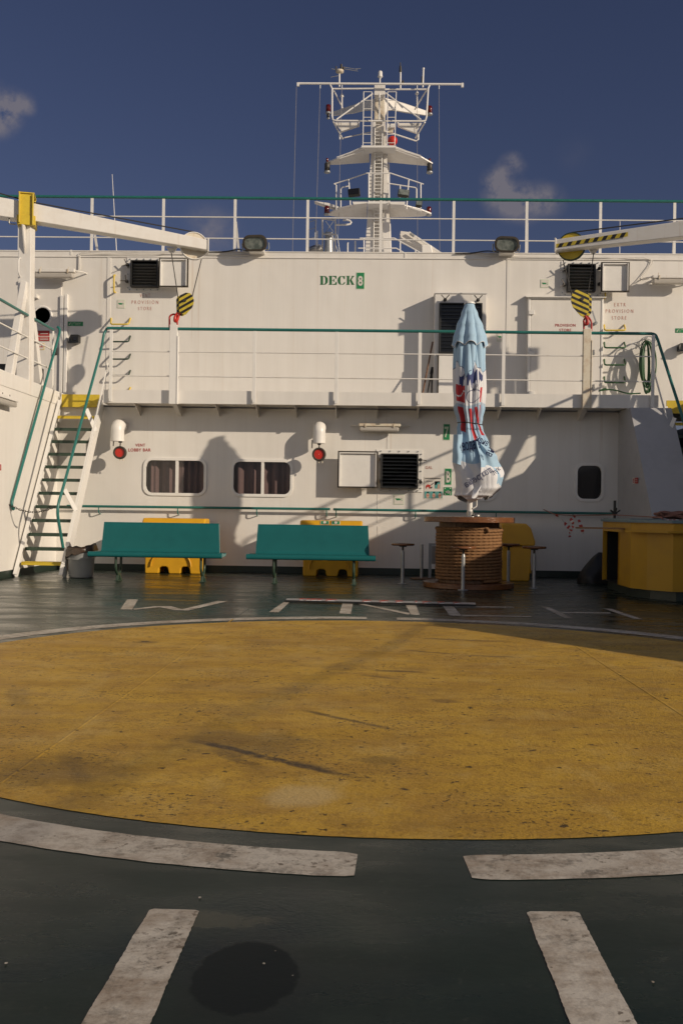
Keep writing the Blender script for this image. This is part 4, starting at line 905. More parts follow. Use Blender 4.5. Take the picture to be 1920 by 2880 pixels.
# lower
t=wthing('louvre_vent','louvred vent beside a square open cover on the lower wall, left of the parasol','vent',1122,1325,YL,'louvred vents in the deckhouse')
flange(t,1058,1264,1186.5,1385,YL); louvre(t,1071,1275,1175,1374,YL,.16,9); flap(t,950,1268,1062,1373,YL,.18)
mb=MB(); wing_nut(mb,W(1181,1294,YL-.05),R(-50)); wing_nut(mb,W(1181,1356,YL-.05),R(170)); each(mb,'wing_nut','dark_steel',t)
mb=MB()
for py in (1292,1353): p=W(1065,py,YL-.05); mb.cyl(p+Vector((0,0,-.03)),p+Vector((0,0,.03)),.024,n=10)
each(mb,'hinge','cream_rust',t)
# tall vent trunk behind the parasol
t=wthing('vent_trunk','tall white vent trunk with black louvres on the upper wall behind the parasol top','vent',1294,1110,YU)
a,b=W(1223,823,YU-.37),W(1364,1110,YU-.37); X0,X1,Z1=a.x,b.x,a.z
MB().box((X0,YU-.35,ZF+.002),(X1,YU-.001,Z1)).build('housing','wall_paint',t,.006)
MB().box((X0-.012,YU-.37,Z1-.012),(X1+.012,YU-.001,Z1+.012)).build('top_lip','white_clean',t)
louvre(t,1235,851,1354,994,YU-.351,.05,13)
a2=W(1233,1000,YU-.36); MB().box((a2.x,YU-.40,ZF+.01),(X1-.06,YU-.352,a2.z)).build('lower_cover','white_clean',t,.004)
MB().box((a2.x-.02,YU-.41,ZF+.01),(a2.x-.001,YU-.352,a2.z+.02)).box((a2.x,YU-.41,a2.z+.001),(X1-.06,YU-.352,a2.z+.02)).build('seal','rubber',t)
mb=MB()
for px,py in ((1250,845),(1342,846)): wing_nut(mb,W(px,py,YU-.36),R(90))
each(mb,'wing_nut','dark_steel',t)
# gooseneck ventilators
def cowl(label,x0,x1,y0,y1,dx,dy,dr):
    t=wthing('gooseneck_vent',label,'ventilator',(x0+x1)/2,y0,YL,'gooseneck vents on the lower wall')
    a,b=W(x0,y0,YL-.25),W(x1,y1,YL-.25); cx=(a.x+b.x)/2; r=(b.x-a.x)/2; zt=a.z; zb=b.z; cy=YL-.27
    path=[Vector((cx,YL+.0,zt-r*.95)),Vector((cx,YL-.10,zt-r*.95)),Vector((cx,cy+.06,zt-r*1.0)),Vector((cx,cy,zt-r*1.5)),Vector((cx,cy,zt-r*2.2)),Vector((cx,cy,zb))]
    MB().tube(smooth_path(path,.12,5),r,22).build('pipe','white_clean',t)
    MB().lathe([(r*1.03,-.012),(r*1.03,.012)],(cx,cy,zb),22).build('rim','white',t)
    c=W(dx,dy,cy-.05); rr0=dr*c.y/2750
    rotv=R(12)
    l=MB().lathe([(rr0*.70,-.030),(rr0*.72,-.042),(rr0*.98,-.042),(rr0*1.0,-.02),(rr0*1.0,.03),(.01,.03)],c,30,'y',caps=False).build('closing_plate','rubber',t)
    MB().lathe([(.005,-.024),(rr0*.72,-.022)],c,30,'y',caps=False).build('disc_face','red_bright',l)
    MB().tube([Vector((c.x,cy-.01,zb+.06)),Vector((c.x,c.y,c.z+rr0*.9))],.012,6).cyl((c.x-.03,c.y+.02,zb-.02),(c.x+.03,c.y+.02,zb-.02),.02,n=8).tube([Vector((c.x-.13,cy-.0,zb+.05)),Vector((c.x-.13,cy-.03,zb-.10))],.010,6).build('pivot_arm','dark_steel',t)
    mb=MB()
    for s in(-1,1): mb.cyl(c+Vector((s*.03+.03,0,-rr0*.95)),c+Vector((s*.03+.03,0,-rr0*1.25)),.010,n=8)
    each(mb,'stud','cream_rust',l)
cowl('white gooseneck vent with red disc beside the red VENT LOBBY BAR lettering',314,350,1177,1240,338,1273,18.5)
cowl('white gooseneck vent with red disc between the right curtained window and the open cover',880,915,1183,1246,897,1278,19.5)
# fluorescent lamps
def lamp(label,x0,x1,y0,y1,y2,Y,dep=.17,group='fluorescent wall lamps'):
    t=wthing('wall_lamp',label,'lamp',(x0+x1)/2,y0,Y,group)
    Yc=Y-dep; a,b=W(x0,y0,Yc),W(x1,y1,Yc); z2=W((x0+x1)/2,y2,Yc).z; zm=(W((x0+x1)/2,y1,Yc).z); zt=W((x0+x1)/2,y0,Yc).z
    MB().box((a.x,Yc-.06,zm),(b.x,Yc+.07,zt)).build('housing','cream_rust' if Y==YL else 'white',t,.012)
    MB().box((a.x+.01,Yc-.055,z2),(b.x-.03,Yc+.06,zm-.004)).build('diffuser','diffuser',t,.03,3)
    MB().cyl((a.x+.10,Yc,(zm+z2)/2),(b.x-.12,Yc,(zm+z2)/2),.018,n=10).build('tube_lamp','white_clean',t)
    mb=MB()
    for u in (.16,.84): x=a.x+(b.x-a.x)*u; mb.box((x-.02,Yc+.071,zt-.05),(x+.02,Y,zt-.01)).box((x-.012,Yc-.072,zm-.02),(x+.012,Yc-.061,zt-.01)).cyl((x,Yc,zt),(x,Yc,zt+.05),.007,n=6)
    each(mb,'clip','cream_rust',t); 
    MB().tube(smooth_path([(b.x,Yc,zt-.03),(b.x+.12,Yc+.08,zt-.03),(b.x+.16,Y,zt-.03)],.05),.012,6).tube(smooth_path([(a.x,Yc,zt-.03),(a.x-.10,Yc+.08,zt-.03),(a.x-.15,Y,zt-.03)],.05),.012,6).build('gland_lead','white',t)
lamp('fluorescent lamp under the walkway above the lower louvred vent',1009,1126,1191,1200,1214,YL)
lamp('white fluorescent lamp on the upper wall behind the jib support',98,212,757,767,783,YU,.22)
lamp('white fluorescent lamp at the right edge of the upper wall',1832,1946,775,784,800,YU,.22)
t=thing('wall_lamp','fluorescent lamp on the left side deckhouse at the picture edge','lamp',S(20,1125,XD),'fluorescent wall lamps')
p0,p1=S(-45,1090,XD+.12),S(45,1132,XD+.12)
MB().box((XD+.03,p0.y,p1.z-.0),(XD+.17,p1.y,p1.z+.055)).build('housing','white',t,.01); MB().box((XD+.04,p0.y+.03,p1.z-.085),(XD+.16,p1.y-.03,p1.z-.004)).build('diffuser','diffuser',t,.02)
each(MB().cyl((XD+.1,p1.y-.2,p1.z+.05),(XD+.1,p1.y-.2,p1.z+.10),.006).cyl((XD+.1,p1.y-.5,p1.z+.05),(XD+.1,p1.y-.5,p1.z+.10),.006).box((XD,p1.y-.3,p1.z),(XD+.029,p1.y-.2,p1.z+.04)),'clip','dark_steel',t)
# little shelf lamp, black light boxes
t=wthing('small_wall_lamp','small white hooded lamp on a triangle hanger above the porthole','lamp',100,840,YU)
MB().prism([W(88,832,YU),W(112,832,YU),W(112,842,YU),W(88,842,YU)],(0,-.16,0)).build('hood','white',t,.004)
MB().tube([W(91,832,YU-.02),W(98,818,YU-.02),W(109,830,YU-.02)],.010,6).build('hanger','white_clean',t)
for lab,x0,y0,x1,y1 in (('black box lamp in the jib shadow left of the ladder rail',196,941,223,963),('black box lamp at the right edge beside the green tick sign',1907,965,1934,987)):
    t=wthing('bulkhead_light',lab,'lamp',(x0+x1)/2,y1,YU,'black box lamps'); a,b=W(x0,y0,YU-.12),W(x1,y1,YU-.12)
    MB().prism([(a.x+.03,YU-.14,a.z),(b.x-.01,YU-.14,a.z),(b.x,YU-.16,a.z-.04),(b.x,YU-.16,b.z),(a.x,YU-.16,b.z),(a.x,YU-.16,a.z-.06)],(0,.15,0)).build('case','black',t,.008)
    MB().box((a.x-.01,YU-.18,b.z-.02),(b.x+.01,YU-.12,b.z+.01)).build('lip','black_gloss',t)
    MB().box((a.x+.09,YU-.168,b.z+.03),(b.x-.03,YU-.1601,a.z-.05)).build('lens','dark_glass',t)
# grab handle and wall rungs
o=MB().tube(smooth_path([W(324,774,YU),W(321,774,YU-.13),W(321,822,YU-.13),W(325,822,YU)],.04),.017,8).build('grab_handle','handle_yellow'); tag(o,'upright yellow grab handle left of the left louvred vent','handle')
o=MB().tube(smooth_path([W(1701,822,YU),W(1701,826,YU-.10),W(1701,838,YU-.10),W(1697,838,YU)],.03),.014,8).build('grab_handle','handle_yellow'); tag(o,'short yellow grab handle under the right vent cover','handle')
def rungs(label,x0,x1,rows,colors,e=5):
    t=wthing('wall_rungs',label,'rung ladder',(x0+x1)/2,rows[-1][1],YU)
    for (ya,yb),m in zip(rows,colors):
        MB().tube(smooth_path([W(x0,ya,YU),W(x0-e*.2,yb,YU-.17),W(x1-e,yb,YU-.17),W(x1,ya,YU)],.05),.016,8).build('rung',m,t)
rungs('column of yellow and dark green wall rungs beside the left ladder head',313,367,[(895,912),(945,961),(996,1010),(1042,1056),(1090,1103)],['handle_yellow','dark_green','dark_green','dark_green','handle_yellow'])
rungs('column of yellow and green wall rungs left of the hanging green hose',1698,1754,[(914,929),(963,978),(1011,1026.5),(1060,1076)],['handle_yellow','hose_green','hose_green','hose_green'],-4)
# conduits along the top of the wall
def conduit(label,lines,mat='white'):
    t=wthing('cable_run',label,'cables',lines[0][0][0],lines[0][0][1],YU,'cable runs under the roof edge')
    for l in lines: MB().tube(smooth_path([W(x,y,YU-.03) for x,y in l],.06),.007,6).build('cable',mat,t)
conduit('cables under the roof edge from the left wall lamp to the left floodlight',[[(216,765),(225,755),(226,718),(219,722),(223,712),(240,709),(300,712),(360,710),(450,712),(600,713),(690,714)],[(222,760),(223,720),(228,714),(300,715),(440,716),(470,713),(600,716),(700,718)],[(205,762),(216,763),(226,760),(228,740)]])
conduit('cables under the roof edge from the right floodlight to the right wall lamp',[[(1345,716),(1380,719),(1500,723),(1680,726),(1810,724),(1835,735),(1832,744),(1805,778),(1812,784),(1830,780)],[(1440,724),(1560,726),(1700,723),(1790,729),(1830,728),(1828,742),(1795,785),(1773,805)]])
# hand rails on the lower wall
def handrail(label,xa,ya,xb,yb,br):
    t=wthing('wall_handrail',label,'handrail',xa,ya,YL,'green handrails on the lower wall'); Yh=YL-.13
    MB().tube([W(xa,ya,Yh),W(xb,yb,Yh)],.024,10).build('rail','teal',t)
    for px in br:
        py=ya+(yb-ya)*(px-xa)/(xb-xa); p=W(px,py,Yh); MB().tube(smooth_path([p,p+Vector((0,0,-.12)),Vector((p.x-.0,YL,p.z-.14))],.05),.010,6).build('bracket','teal',t)
handrail('green wall handrail behind the left bench below the two curtained windows',189,1423,928,1432,(278,500,722,918))
handrail('green wall handrail running behind the parasol pole to the yellow bar',937,1432.5,1722,1444.5,(945,1168,1394,1610))
# ------------------------------------------------------------------ signs
def sign(name,label,box,Y,base,cat='sign',group=None,rim=None,thick=.006):
    t=wthing(name,label,cat,(box[0]+box[2])/2,box[3],Y,group)
    mb=MB(); wbox(mb,*box,Y,thick)
    mb.build('plate',rim or base,t)
    if rim:
        k=1.2; mb=MB(); wbox(mb,box[0]+k,box[1]+k,box[2]-k,box[3]-k,Y-thick,.002); mb.build('panel',base,t)
    return t
def glyph(t,s,box,Y,mat,bold=.02): mb=MB(); wtext(mb,s,box,Y-.012,1.0,bold); mb.build('lettering',mat,t)
def marks(t,polys,Y,mat,name='pictogram'):
    mb=MB()
    for j,q in enumerate(polys): mb.add([W(x,y,Y-.010-.0004*j) for x,y in q],[tuple(range(len(q)))])
    mb.build(name,mat,t)
def R4(x0,y0,x1,y1): return [(x0,y0),(x1,y0),(x1,y1),(x0,y1)]
t=sign('number_sign','green plate with the number 8 after the word DECK',(1002,766,1024.5,813),YU,'green_sign',rim='pale_green'); glyph(t,'8',(1006,776,1020,804),YU,'paper',.03)
t=sign('number_sign','green plate with the number 7 left of the parasol waist',(1246,1192,1264.5,1238),YL,'green_sign',rim='pale_green'); glyph(t,'7',(1249,1200,1261,1231),YL,'pale_green',.03)
t=sign('letter_sign','green plate with the letter B beside the instruction poster',(1250,1317,1269,1364),YL,'green_sign',rim='pale_green'); glyph(t,'B',(1254,1325,1265.5,1357),YL,'paper',.03)
t=sign('muster_sign','small square green people pictogram plate right below the letter B',(1247,1370,1270,1393),YL,'green_sign')
marks(t,[R4(1249,1372,1252,1375),R4(1264,1372,1267,1375),R4(1249,1388,1252,1391),R4(1264,1388,1267,1391)]+[R4(1252+i*3.2,1379+abs(i-2)*1.2,1254+i*3.2,1388-abs(i-2)) for i in range(5)],YL,'paper')
t=sign('instruction_poster','life jacket instruction poster with small pictures below red stencil letters',(1192,1341,1245,1404),YL,'paper',cat='poster')
marks(t,[R4(1195+i*3.4,1344.5,1197.6+i*3.4,1346.5) for i in range(13)]+[R4(1199,1353,1217,1353.7)]+[[(1211,1364),(1219,1357),(1220,1358),(1212,1365.5)],[(1210,1370),(1215,1368),(1214,1373),(1211,1374)]],YL,'dark_steel')
marks(t,[[(1197,1366),(1202,1362),(1210,1364),(1209,1373),(1206,1374),(1205,1369),(1200,1370),(1199,1374),(1197,1374)]],YL,'tape_red')
marks(t,[R4(1222,1353.5,1237,1374)]+[R4(1193.5+i*17,1382,1209+i*17,1401) for i in range(3)],YL,'teal_print')
marks(t,[[(1222,1353.5),(1237,1353.5),(1236,1360),(1230,1357),(1226,1364),(1222,1364)]]+[R4(1200+i*17,1383,1205+i*17,1387) for i in range(3)],YL,'black')
marks(t,[[(1231,1361),(1235,1362),(1236,1374),(1229,1374)]]+[[(1199+i*17,1387.5),(1205+i*17,1387.5),(1207+i*17,1394),(1205+i*17,1400.5),(1199+i*17,1400.5),(1197.5+i*17,1394)] for i in range(3)],YL-.002,'skin_print')
marks(t,[R4(1199+i*17,1392,1205.5+i*17,1393.4) for i in range(3)],YL-.004,'tape_red')
for lab,bx,Y in (('small pale sign with green life-raft pictogram left of the VENT lettering',(330,843,351,867),YU),('small pale life-raft sign left of the right louvred vent',(1519,786,1542,809.5),YU),('small pale life-raft sign behind the walkway post right of the parasol',(1396,936,1415,960),YU),('small pale life-raft sign below the lower louvred vent',(1107,1391,1134.5,1419),YL)):
    t=sign('liferaft_sign',lab,bx,Y,'paper',group='small life-raft signs',rim='pale_green'); x,y,w,h=bx[0],bx[1],bx[2]-bx[0],bx[3]-bx[1]
    marks(t,[[(x+.12*w,y+.38*h),(x+.62*w,y+.38*h),(x+.72*w,y+.56*h),(x+.30*w,y+.58*h)],R4(x+.74*w,y+.38*h,x+.82*w,y+.48*h),R4(x+.78*w,y+.56*h,x+.84*w,y+.64*h)],Y,'green_sign')
for lab,x in (('green tick muster sign in the jib shadow at the left',191),('green tick muster sign at the right edge of the upper wall',1898)):
    y=904.5 if x<1000 else 923.5
    t=sign('muster_sign',lab,(x,y,x+43,y+12.5),YU,'green_sign',group='green tick signs')
    marks(t,[[(x+2.5,y+6.5),(x+4.5,y+10.5),(x+9,y+2.5),(x+7.8,y+2),(x+4.5,y+7.5)]],YU,'paper'); marks(t,[R4(x+12,y+.5,x+12.8,y+12)],YU,'pale_green','divider'); 
    mb=MB(); wtext(mb,'Muster',(x+17,y+2,x+38,y+6),YU-.01); wtext(mb,'station',(x+21,y+7.5,x+35,y+10.5),YU-.01); mb.build('lettering','pale_green',t)
t=sign('warning_sign','red and white no smoking sign under the porthole',(97,929,141,960),YU-.031,'paper',cat='sign')
marks(t,[R4(110,930,140,944.5),R4(110,947,140,958.5)],YU-.031,'red'); marks(t,[R4(114,937.5,136,939.5),R4(113,950,137,951.5),R4(113,954,137,955.5)],YU-.035,'paper','lettering')
for cy in (936.5,953): p=W(103,cy,YU-.042); MB().lathe([(.042,0),(.058,0),(.058,.003),(.042,.003)],p,20,'y',caps=False).bar(p+Vector((-.035,0,.035)),p+Vector((.035,0,-.035)),.012,.003,(0,1,0)).build('prohibition_ring','red',t)
t=sign('pictogram_sign','small yellow and red sign below the no smoking sign',(106,966,125,984),YU-.031,'paper',cat='sign',rim='handle_yellow'); marks(t,[R4(108,974.5,123,976.5),[(116,974),(119,970),(120,971),(118,974)]],YU-.031,'red')
t=sign('fire_sign','red fire sign on the shaded casing right of the small window',(1777,1343,1794,1361),XC and 16.35,'paper')
bpy.data.objects.remove([c for c in t.children][0]); 
p0=S(1790,1343,XC-.004)
# the sign lies on the casing's front slope
def slope_pt(px,py):
    d=ray(px,py); n=Vector((0,-2.86,2.3)); a=Vector((0,14.9,0)); k=(a-CAM).dot(n)/d.dot(n); return CAM+d*k-n.normalized()*-.006
def side_pt(px,py): q=S(px,py,XC-.006); return q
mb=MB().add([side_pt(1777,1343),side_pt(1793.5,1343),side_pt(1793.5,1361),side_pt(1777,1361)],[(0,1,2,3)]); mb.build('plate','paper',t)
def side_marks(polys,mat,nm,o): mb=MB(); [mb.add([S(x,y,XC-o) for x,y in q],[tuple(range(len(q)))]) for q in polys]; mb.build(nm,mat,t)
side_marks([R4(1783,1343.5,1793,1360)],'red','panel',.008); side_marks([R4(1784.5,1348,1791.5,1349),R4(1784.5,1353,1791.5,1354)],'paper','lettering',.010); side_marks([[(1778.5,1346),(1781,1346),(1781,1352),(1779.5,1352),(1781.5,1358),(1778.5,1358)]],'red','pictogram',.008)
t=thing('fire_sign','red sign on the left side deckhouse at the picture edge','sign',S(2,1315,XD),None)
mb=MB(); mb.add([S(x,y,XD+.006) for x,y in R4(-22,1306,4.5,1323)],[(0,1,2,3)]); mb.build('plate','red',t)
mb=MB(); [mb.add([S(x,y,XD+.010) for x,y in R4(-18,y0,2.5,y0+1.2)],[(0,1,2,3)]) for y0 in (1310,1314,1318)]; mb.build('lettering','paper',t)
# ================================================================== DECK FURNITURE
def bench(loc,w,label):
    t=thing('bench',label,'bench',loc,'teal benches'); L=Vector(loc)
    seat=[(-.235,.385),(-.25,.40),(-.25,.445),(-.235,.462),(-.19,.466),(.06,.447),(.13,.450),(.20,.462),(.20,.44),(.13,.41),(.06,.405),(-.19,.415)]
    back=[(.118,.452),(.142,.475),(.156,.52),(.172,.64),(.190,.78),(.208,.905),(.220,.925),(.240,.925),(.250,.905),(.232,.76),(.214,.62),(.200,.50),(.192,.455)]
    def shell(prof,wb,wt,z0,z1,name):
        k=len(prof); mb=MB(); q=lambda z: wb+(wt-wb)*max(0,min(1,(z-z0)/(z1-z0)))
        mb.add([L+Vector((s*q(z)/2,y,z)) for s in(-1,1) for y,z in prof],[(i,(i+1)%k,k+(i+1)%k,k+i) for i in range(k)],True)
        mb.cm=1
        for s in (-1,1): mb.add([L+Vector((s*q(z)/2,y,z)) for y,z in prof],[tuple(range(k))])
        return mb.build(name,['bench_teal','bench_edge'],t)
    shell(seat,w,w,0,1,'seat'); shell(back,w-.20,w-.25,.46,.92,'backrest')
    for sx in (-.5*w+.42,.5*w-.34):
        x=L.x+sx; pts=[(x,L.y-.15,.40),(x,L.y-.15,.20),(x,L.y-.09,.115),(x,L.y+.05,.10),(x,L.y+.18,.115),(x,L.y+.24,.20),(x,L.y+.22,.40)]
        pts=[(p[0]+(.10 if p[1]>L.y else -.10)*0,p[1],p[2]) for p in pts]
        pts=[(x,L.y-.16,.405),(x,L.y-.16,.19),(x,L.y-.05,.10),(x,L.y+.05,.10),(x,L.y+.16,.19),(x,L.y+.16,.405)]
        lg=MB().tube(smooth_path(pts,.09),.021,10).build('leg','dark_green',t)
        MB().bar((x,L.y-.055,.002),(x,L.y-.03,.11),.04,.05,(0,1,0)).bar((x+.03,L.y+.06,.002),(x,L.y+.035,.11),.035,.05,(0,1,0)).box((x-.045,L.y-.09,.0005),(x+.045,L.y+.09,.012)).build('foot','dark_green',lg,.004)
    return t
b1=bench((W(444.5,1600,15.35).x,15.35,0),2.10,'teal bench with the whole seat in sun, next to the grey bin')
b2=bench((W(876,1600,15.30).x,15.30,0),2.0,'teal bench with shadow patches along its seat, in front of the second yellow bin')
# yellow grit bins
def bin_(cx,w,Y,label,rot=0):
    t=thing('grit_bin',label,'storage bin',(cx,Y,0),'yellow plastic bins along the wall'); h=.985; dq=.52
    x0,x1=cx-w/2,cx+w/2; mb=MB()
    fw=w*.88
    def lx(u): return cx-fw/2+fw*u
    # front outline with two fork notches and feet
    zt=.60; pr=[(0,zt),(.0,0.0),(.24,0),(.255,.10),(.30,.125),(.38,.125),(.41,.10),(.43,0),(.63,0),(.65,.10),(.68,.125),(.76,.125),(.80,.10),(.815,0),(1,0),(1,zt)]
    y0=Y-dq/2
    body=MB().prism([(lx(u),y0+.03*(1-z/zt),z) for u,z in pr],(0,dq-.03,0)).build('body','bin_yellow',t,.018,3)
    a=[(cx+fw*.36*math.cos(R(180-180*i/14))-fw*.03,y0-.004,.13+.30*math.sin(R(180*i/14))) for i in range(15)]
    mb=MB().prism([(cx-fw*.39,y0-.012,.13)]+a+[(cx+fw*.33,y0-.012,.13),(cx+fw*.33,y0-.012,.132)],(0,.016,0)) if False else MB().tube(a,.014,8); mb.build('moulded_arch','bin_yellow',body)
    pl=[(y0-.05,zt+.001),(y0-.055,zt+.08),(y0+.02,h-.08),(y0+.10,h),(Y+dq/2,h),(Y+dq/2,zt+.001)]
    MB().prism([(x0,y,z) for y,z in pl],(w,0,0)).build('lid','bin_yellow',t,.03,3)
    return t
g0_=0
g1=bin_(W(495,1500,17.5).x,1.13,17.5,'yellow bin behind the bench nearest the ladder')
g2=bin_(W(932,1500,17.45).x,1.10,17.45,'yellow bin with two green stickers behind the second bench')
g3=bin_(W(1440,1500,17.3).x,1.1,17.3,'dim yellow bin in the shade right behind the rope drum')
g3.rotation_euler=(0,0,R(90))
for px in (913,944):
    mb=MB(); y=17.45-.26+.10-.012
    p=W(px-12,1464,17.22);q=W(px+12,1476,17.22)
    t=thing('bin_sticker','green and white sticker on the lid of the second yellow bin, '+('left one' if px<930 else 'right one'),'sticker',W(px,1476,17.22),'green stickers on the yellow bin')
    # follows the sloping lid front
    sl=Vector((0,.08,.08)).normalized(); z0=.73; yb=17.45-.26+.02
    def lp(u,v,o): return Vector((p.x+(q.x-p.x)*u, yb+.01+v*.055-o, .910+v*.060+o*.9))
    MB().add([lp(0,0,.008),lp(1,0,.008),lp(1,1,.008),lp(0,1,.008)],[(0,1,2,3)]).build('backing','paper',t)
    MB().add([lp(.07,.08,.011),lp(.93,.08,.011),lp(.93,.92,.011),lp(.07,.92,.011)],[(0,1,2,3)]).build('panel','green_sign',t)
    mb=MB(); [mb.add([lp(.5+.19*math.cos(a*math.pi/6)*(1 if k else .9)+(k*.0),.5+.36*math.sin(a*math.pi/6),.014) for a in range(12)],[tuple(range(12))]) for k in (1,)]; mb.build('pictogram','paper',t)
# rubbish bucket with liner
bx=W(229,1600,15.93).x; t=thing('rubbish_bin','grey plastic bin with a dark brown bag, between the ladder and the left bench','bin',(bx,15.93,0))
MB().lathe([(.01,.004),(.185,.004),(.195,.02),(.222,.43),(.236,.44),(.236,.455),(.215,.45),(.205,.3)],(bx,15.93,0),32).build('bucket','bucket_plastic',t)
n=40; vs=[];fs=[]
rnd=random.Random(5)
for j,(r,z) in enumerate(((.20,.42),(.222,.47),(.232,.50),(.247,.465),(.252,.40),(.256,.33))):
    for k in range(n):
        a=2*math.pi*k/n; side=math.cos(a); wv=noise.noise(Vector((math.cos(a)*2.2,math.sin(a)*2.2,j*.5)))
        zz=z+.030*wv+(.075*max(0,side)**2 if 1<=j<=2 else 0)
        if j>=3: zz+= .075*max(0,math.cos(a-.15)) -.04*max(0,math.cos(a-2.9))-.015*(1 if False else 0)
        if j==5: zz+=.05*noise.noise(Vector((math.cos(a)*4,math.sin(a)*4,9)))+.06*max(0,math.cos(a+R(60)))
        rr1=r*(1+.05*wv+(.02*math.sin(9*a) if j>1 else 0)); vs.append(Vector((bx+rr1*math.cos(a),15.93+rr1*math.sin(a),zz)))
for j in range(5):
    for k in range(n): l=(k+1)%n; fs.append((j*n+k,j*n+l,(j+1)*n+l,(j+1)*n+k))
MB().add(vs,fs,True).build('bag','plastic_bag',t)
MB().tube([(bx+.242*math.cos(R(a)),15.93+.242*math.sin(R(a)),.34-.03*math.sin(R(-a))) for a in range(180,361,12)],.006,6).build('bail_handle','galv',t)
# chain across the ladder foot
def chain(p,q,sag,n,label):
    p=Vector(p);q=Vector(q); pts=[p.lerp(q,i/n)+Vector((0,0,-sag*4*(i/n)*(1-i/n))) for i in range(n+1)]; mb=MB()
    for i in range(n):
        a,b=pts[i],pts[i+1]; d=(b-a).normalized(); up=Vector((0,0,1)) if i%2 else Vector((0,1,0)); s=d.cross(up).normalized(); L=(b-a).length*.66; w=.014; c=(a+b)/2
        path=[c+d*(L*math.cos(t_))+s*(w*math.sin(t_)) for t_ in [2*math.pi*k/12 for k in range(12)]]; mb.tube(path,.0055,5,closed=True)
    o=mb.build('chain','dark_steel'); return tag(o,label,'chain')
chain(W(17,1412,15.6),W(156,1424,15.5),.125,22,'rusty chain slung across the foot of the left ladder')
# ------------------------------------------------------------------ rope drum table
TX=W(1318,1500,15.27).x; TY=15.27
t=thing('cable_drum','wooden cable drum table carrying the blue parasol','cable drum',(TX,TY,0))
def disc_planks(z0,z1,r,name,mat):
    mb=MB(); n=64; k=9; ws=2*r/k
    MB_=MB().lathe([(.01,z0),(r-.006,z0),(r,z0+.006),(r,z1-.006),(r-.006,z1),(.01,z1)],(TX,TY,0),n,smooth=False); return MB_.build(name,mat,t)
ft=disc_planks(1.005,1.088,.70,'table_top','varnished_wood'); disc_planks(.002,.082,.70,'base_flange','varnished_wood')
mb=MB()
for k in range(30):
    a=2*math.pi*k/30; a2=a+2*math.pi/30*.95; r=.465
    p,q=(TX+r*math.cos(a),TY+r*math.sin(a)),(TX+r*math.cos(a2),TY+r*math.sin(a2)); p2,q2=(TX+.43*math.cos(a),TY+.43*math.sin(a)),(TX+.43*math.cos(a2),TY+.43*math.sin(a2))
    mb.prism([(p[0],p[1],.083),(q[0],q[1],.083),(q2[0],q2[1],.083),(p2[0],p2[1],.083)],(0,0,.921))
mb.build('stave','stave_wood',t)
mb=MB(); 
for k in range(8):
    a=2*math.pi*(k+.5)/8; mb.cyl((TX+.55*math.cos(a),TY+.55*math.sin(a),1.087),(TX+.55*math.cos(a),TY+.55*math.sin(a),1.094),.018,n=8)
mb.build('bolt','steel',ft)
# coil of laid rope round the drum
t2=MB(); r0=.0245; Rr=.49; turns=17; seg=150; nv=10; vs=[];fs=[]; tot=turns*seg
for i in range(tot+1):
    th=2*math.pi*i/seg-1.2; zz=.115+.0478*(i/seg)+.012*math.sin(th*1.0+.6)*(1 if i>tot*.93 else .25)
    rad=Rr+.004*math.sin(i*.05)+(.012 if i>tot-seg else 0)
    cx,cy=TX+rad*math.cos(th),TY+rad*math.sin(th); er=Vector((math.cos(th),math.sin(th),0))
    for k in range(nv):
        ph=2*math.pi*k/nv; rr2=r0*(1+.26*math.cos(3*ph+i*2*math.pi*3/12.5)); vs.append(Vector((cx,cy,zz))+(er*math.cos(ph)+Vector((0,0,1))*math.sin(ph))*rr2)
for i in range(tot):
    for k in range(nv): l=(k+1)%nv; fs.append((i*nv+k,i*nv+l,(i+1)*nv+l,(i+1)*nv+k))
t2.add(vs,fs,True)
a=2*math.pi*turns-1.2; e=Vector((TX+.5*math.cos(a),TY+.5*math.sin(a),.93)); t2.tube([e,e+Vector((.05,-.03,-.02)),e+Vector((.07,-.02,-.07))],.026,8)
o=t2.build('rope_coil','rope'); tag(o,'thick brown rope wound round the cable drum','rope')
o=MB().lathe([(.01,0),(.05,0),(.055,.005),(.05,.045),(.01,.045)],W(1340,1452,TY+.1)*Vector((1,1,0)) if False else (W(1340,1452,TY-.05).x,TY-.05,1.089),18).build('ashtray','steel'); tag(o,'small steel ashtray on the cable drum table','ashtray')
# stools
def stool(label,px,Y,proto=None):
    x=W(px,1500,Y).x
    if proto: return copy_tree(proto,(x,Y,0),label)
    t=thing('bar_stool',label,'stool',(x,Y,0),'bar stools round the drum table')
    MB().lathe([(.01,.615),(.17,.615),(.183,.622),(.185,.64),(.178,.652),(.01,.654)],(x,Y,0),32).build('seat','varnished_wood',t)
    MB().cyl((x,Y,.43),(x,Y,.60),.017).cyl((x,Y,.595),(x,Y,.616),.06).build('spindle','dark_steel',t)
    MB().cyl((x,Y,.008),(x,Y,.50),.028).lathe([(.030,.50),(.022,.53),(.018,.54)],(x,Y,0),16).build('column','galv',t)
    MB().lathe([(.01,.001),(.075,.001),(.075,.010),(.03,.014)],(x,Y,0),20).build('foot_plate','galv',t); return t
s1=stool('sunlit bar stool to the left of the drum table',1133,15.65)
stool('bar stool standing right in front of the rope drum',1303,14.55,s1); stool('bar stool partly behind the drum, beside the yellow bin',1430,16.35,s1); stool('bar stool farthest right, between drum and yellow bar',1502,15.15,s1)
x=W(1185,1600,16.9).x; t=thing('pipe_post','short grey pipe post on a round wooden base left of the drum','post',(x,16.9,0))
MB().cyl((x,16.9,.02),(x,16.9,.60),.026).build('pipe','galv',t); MB().lathe([(.01,.001),(.24,.001),(.24,.02),(.01,.022)],(x+.04,16.9,0),24).build('base','stave_wood',t)
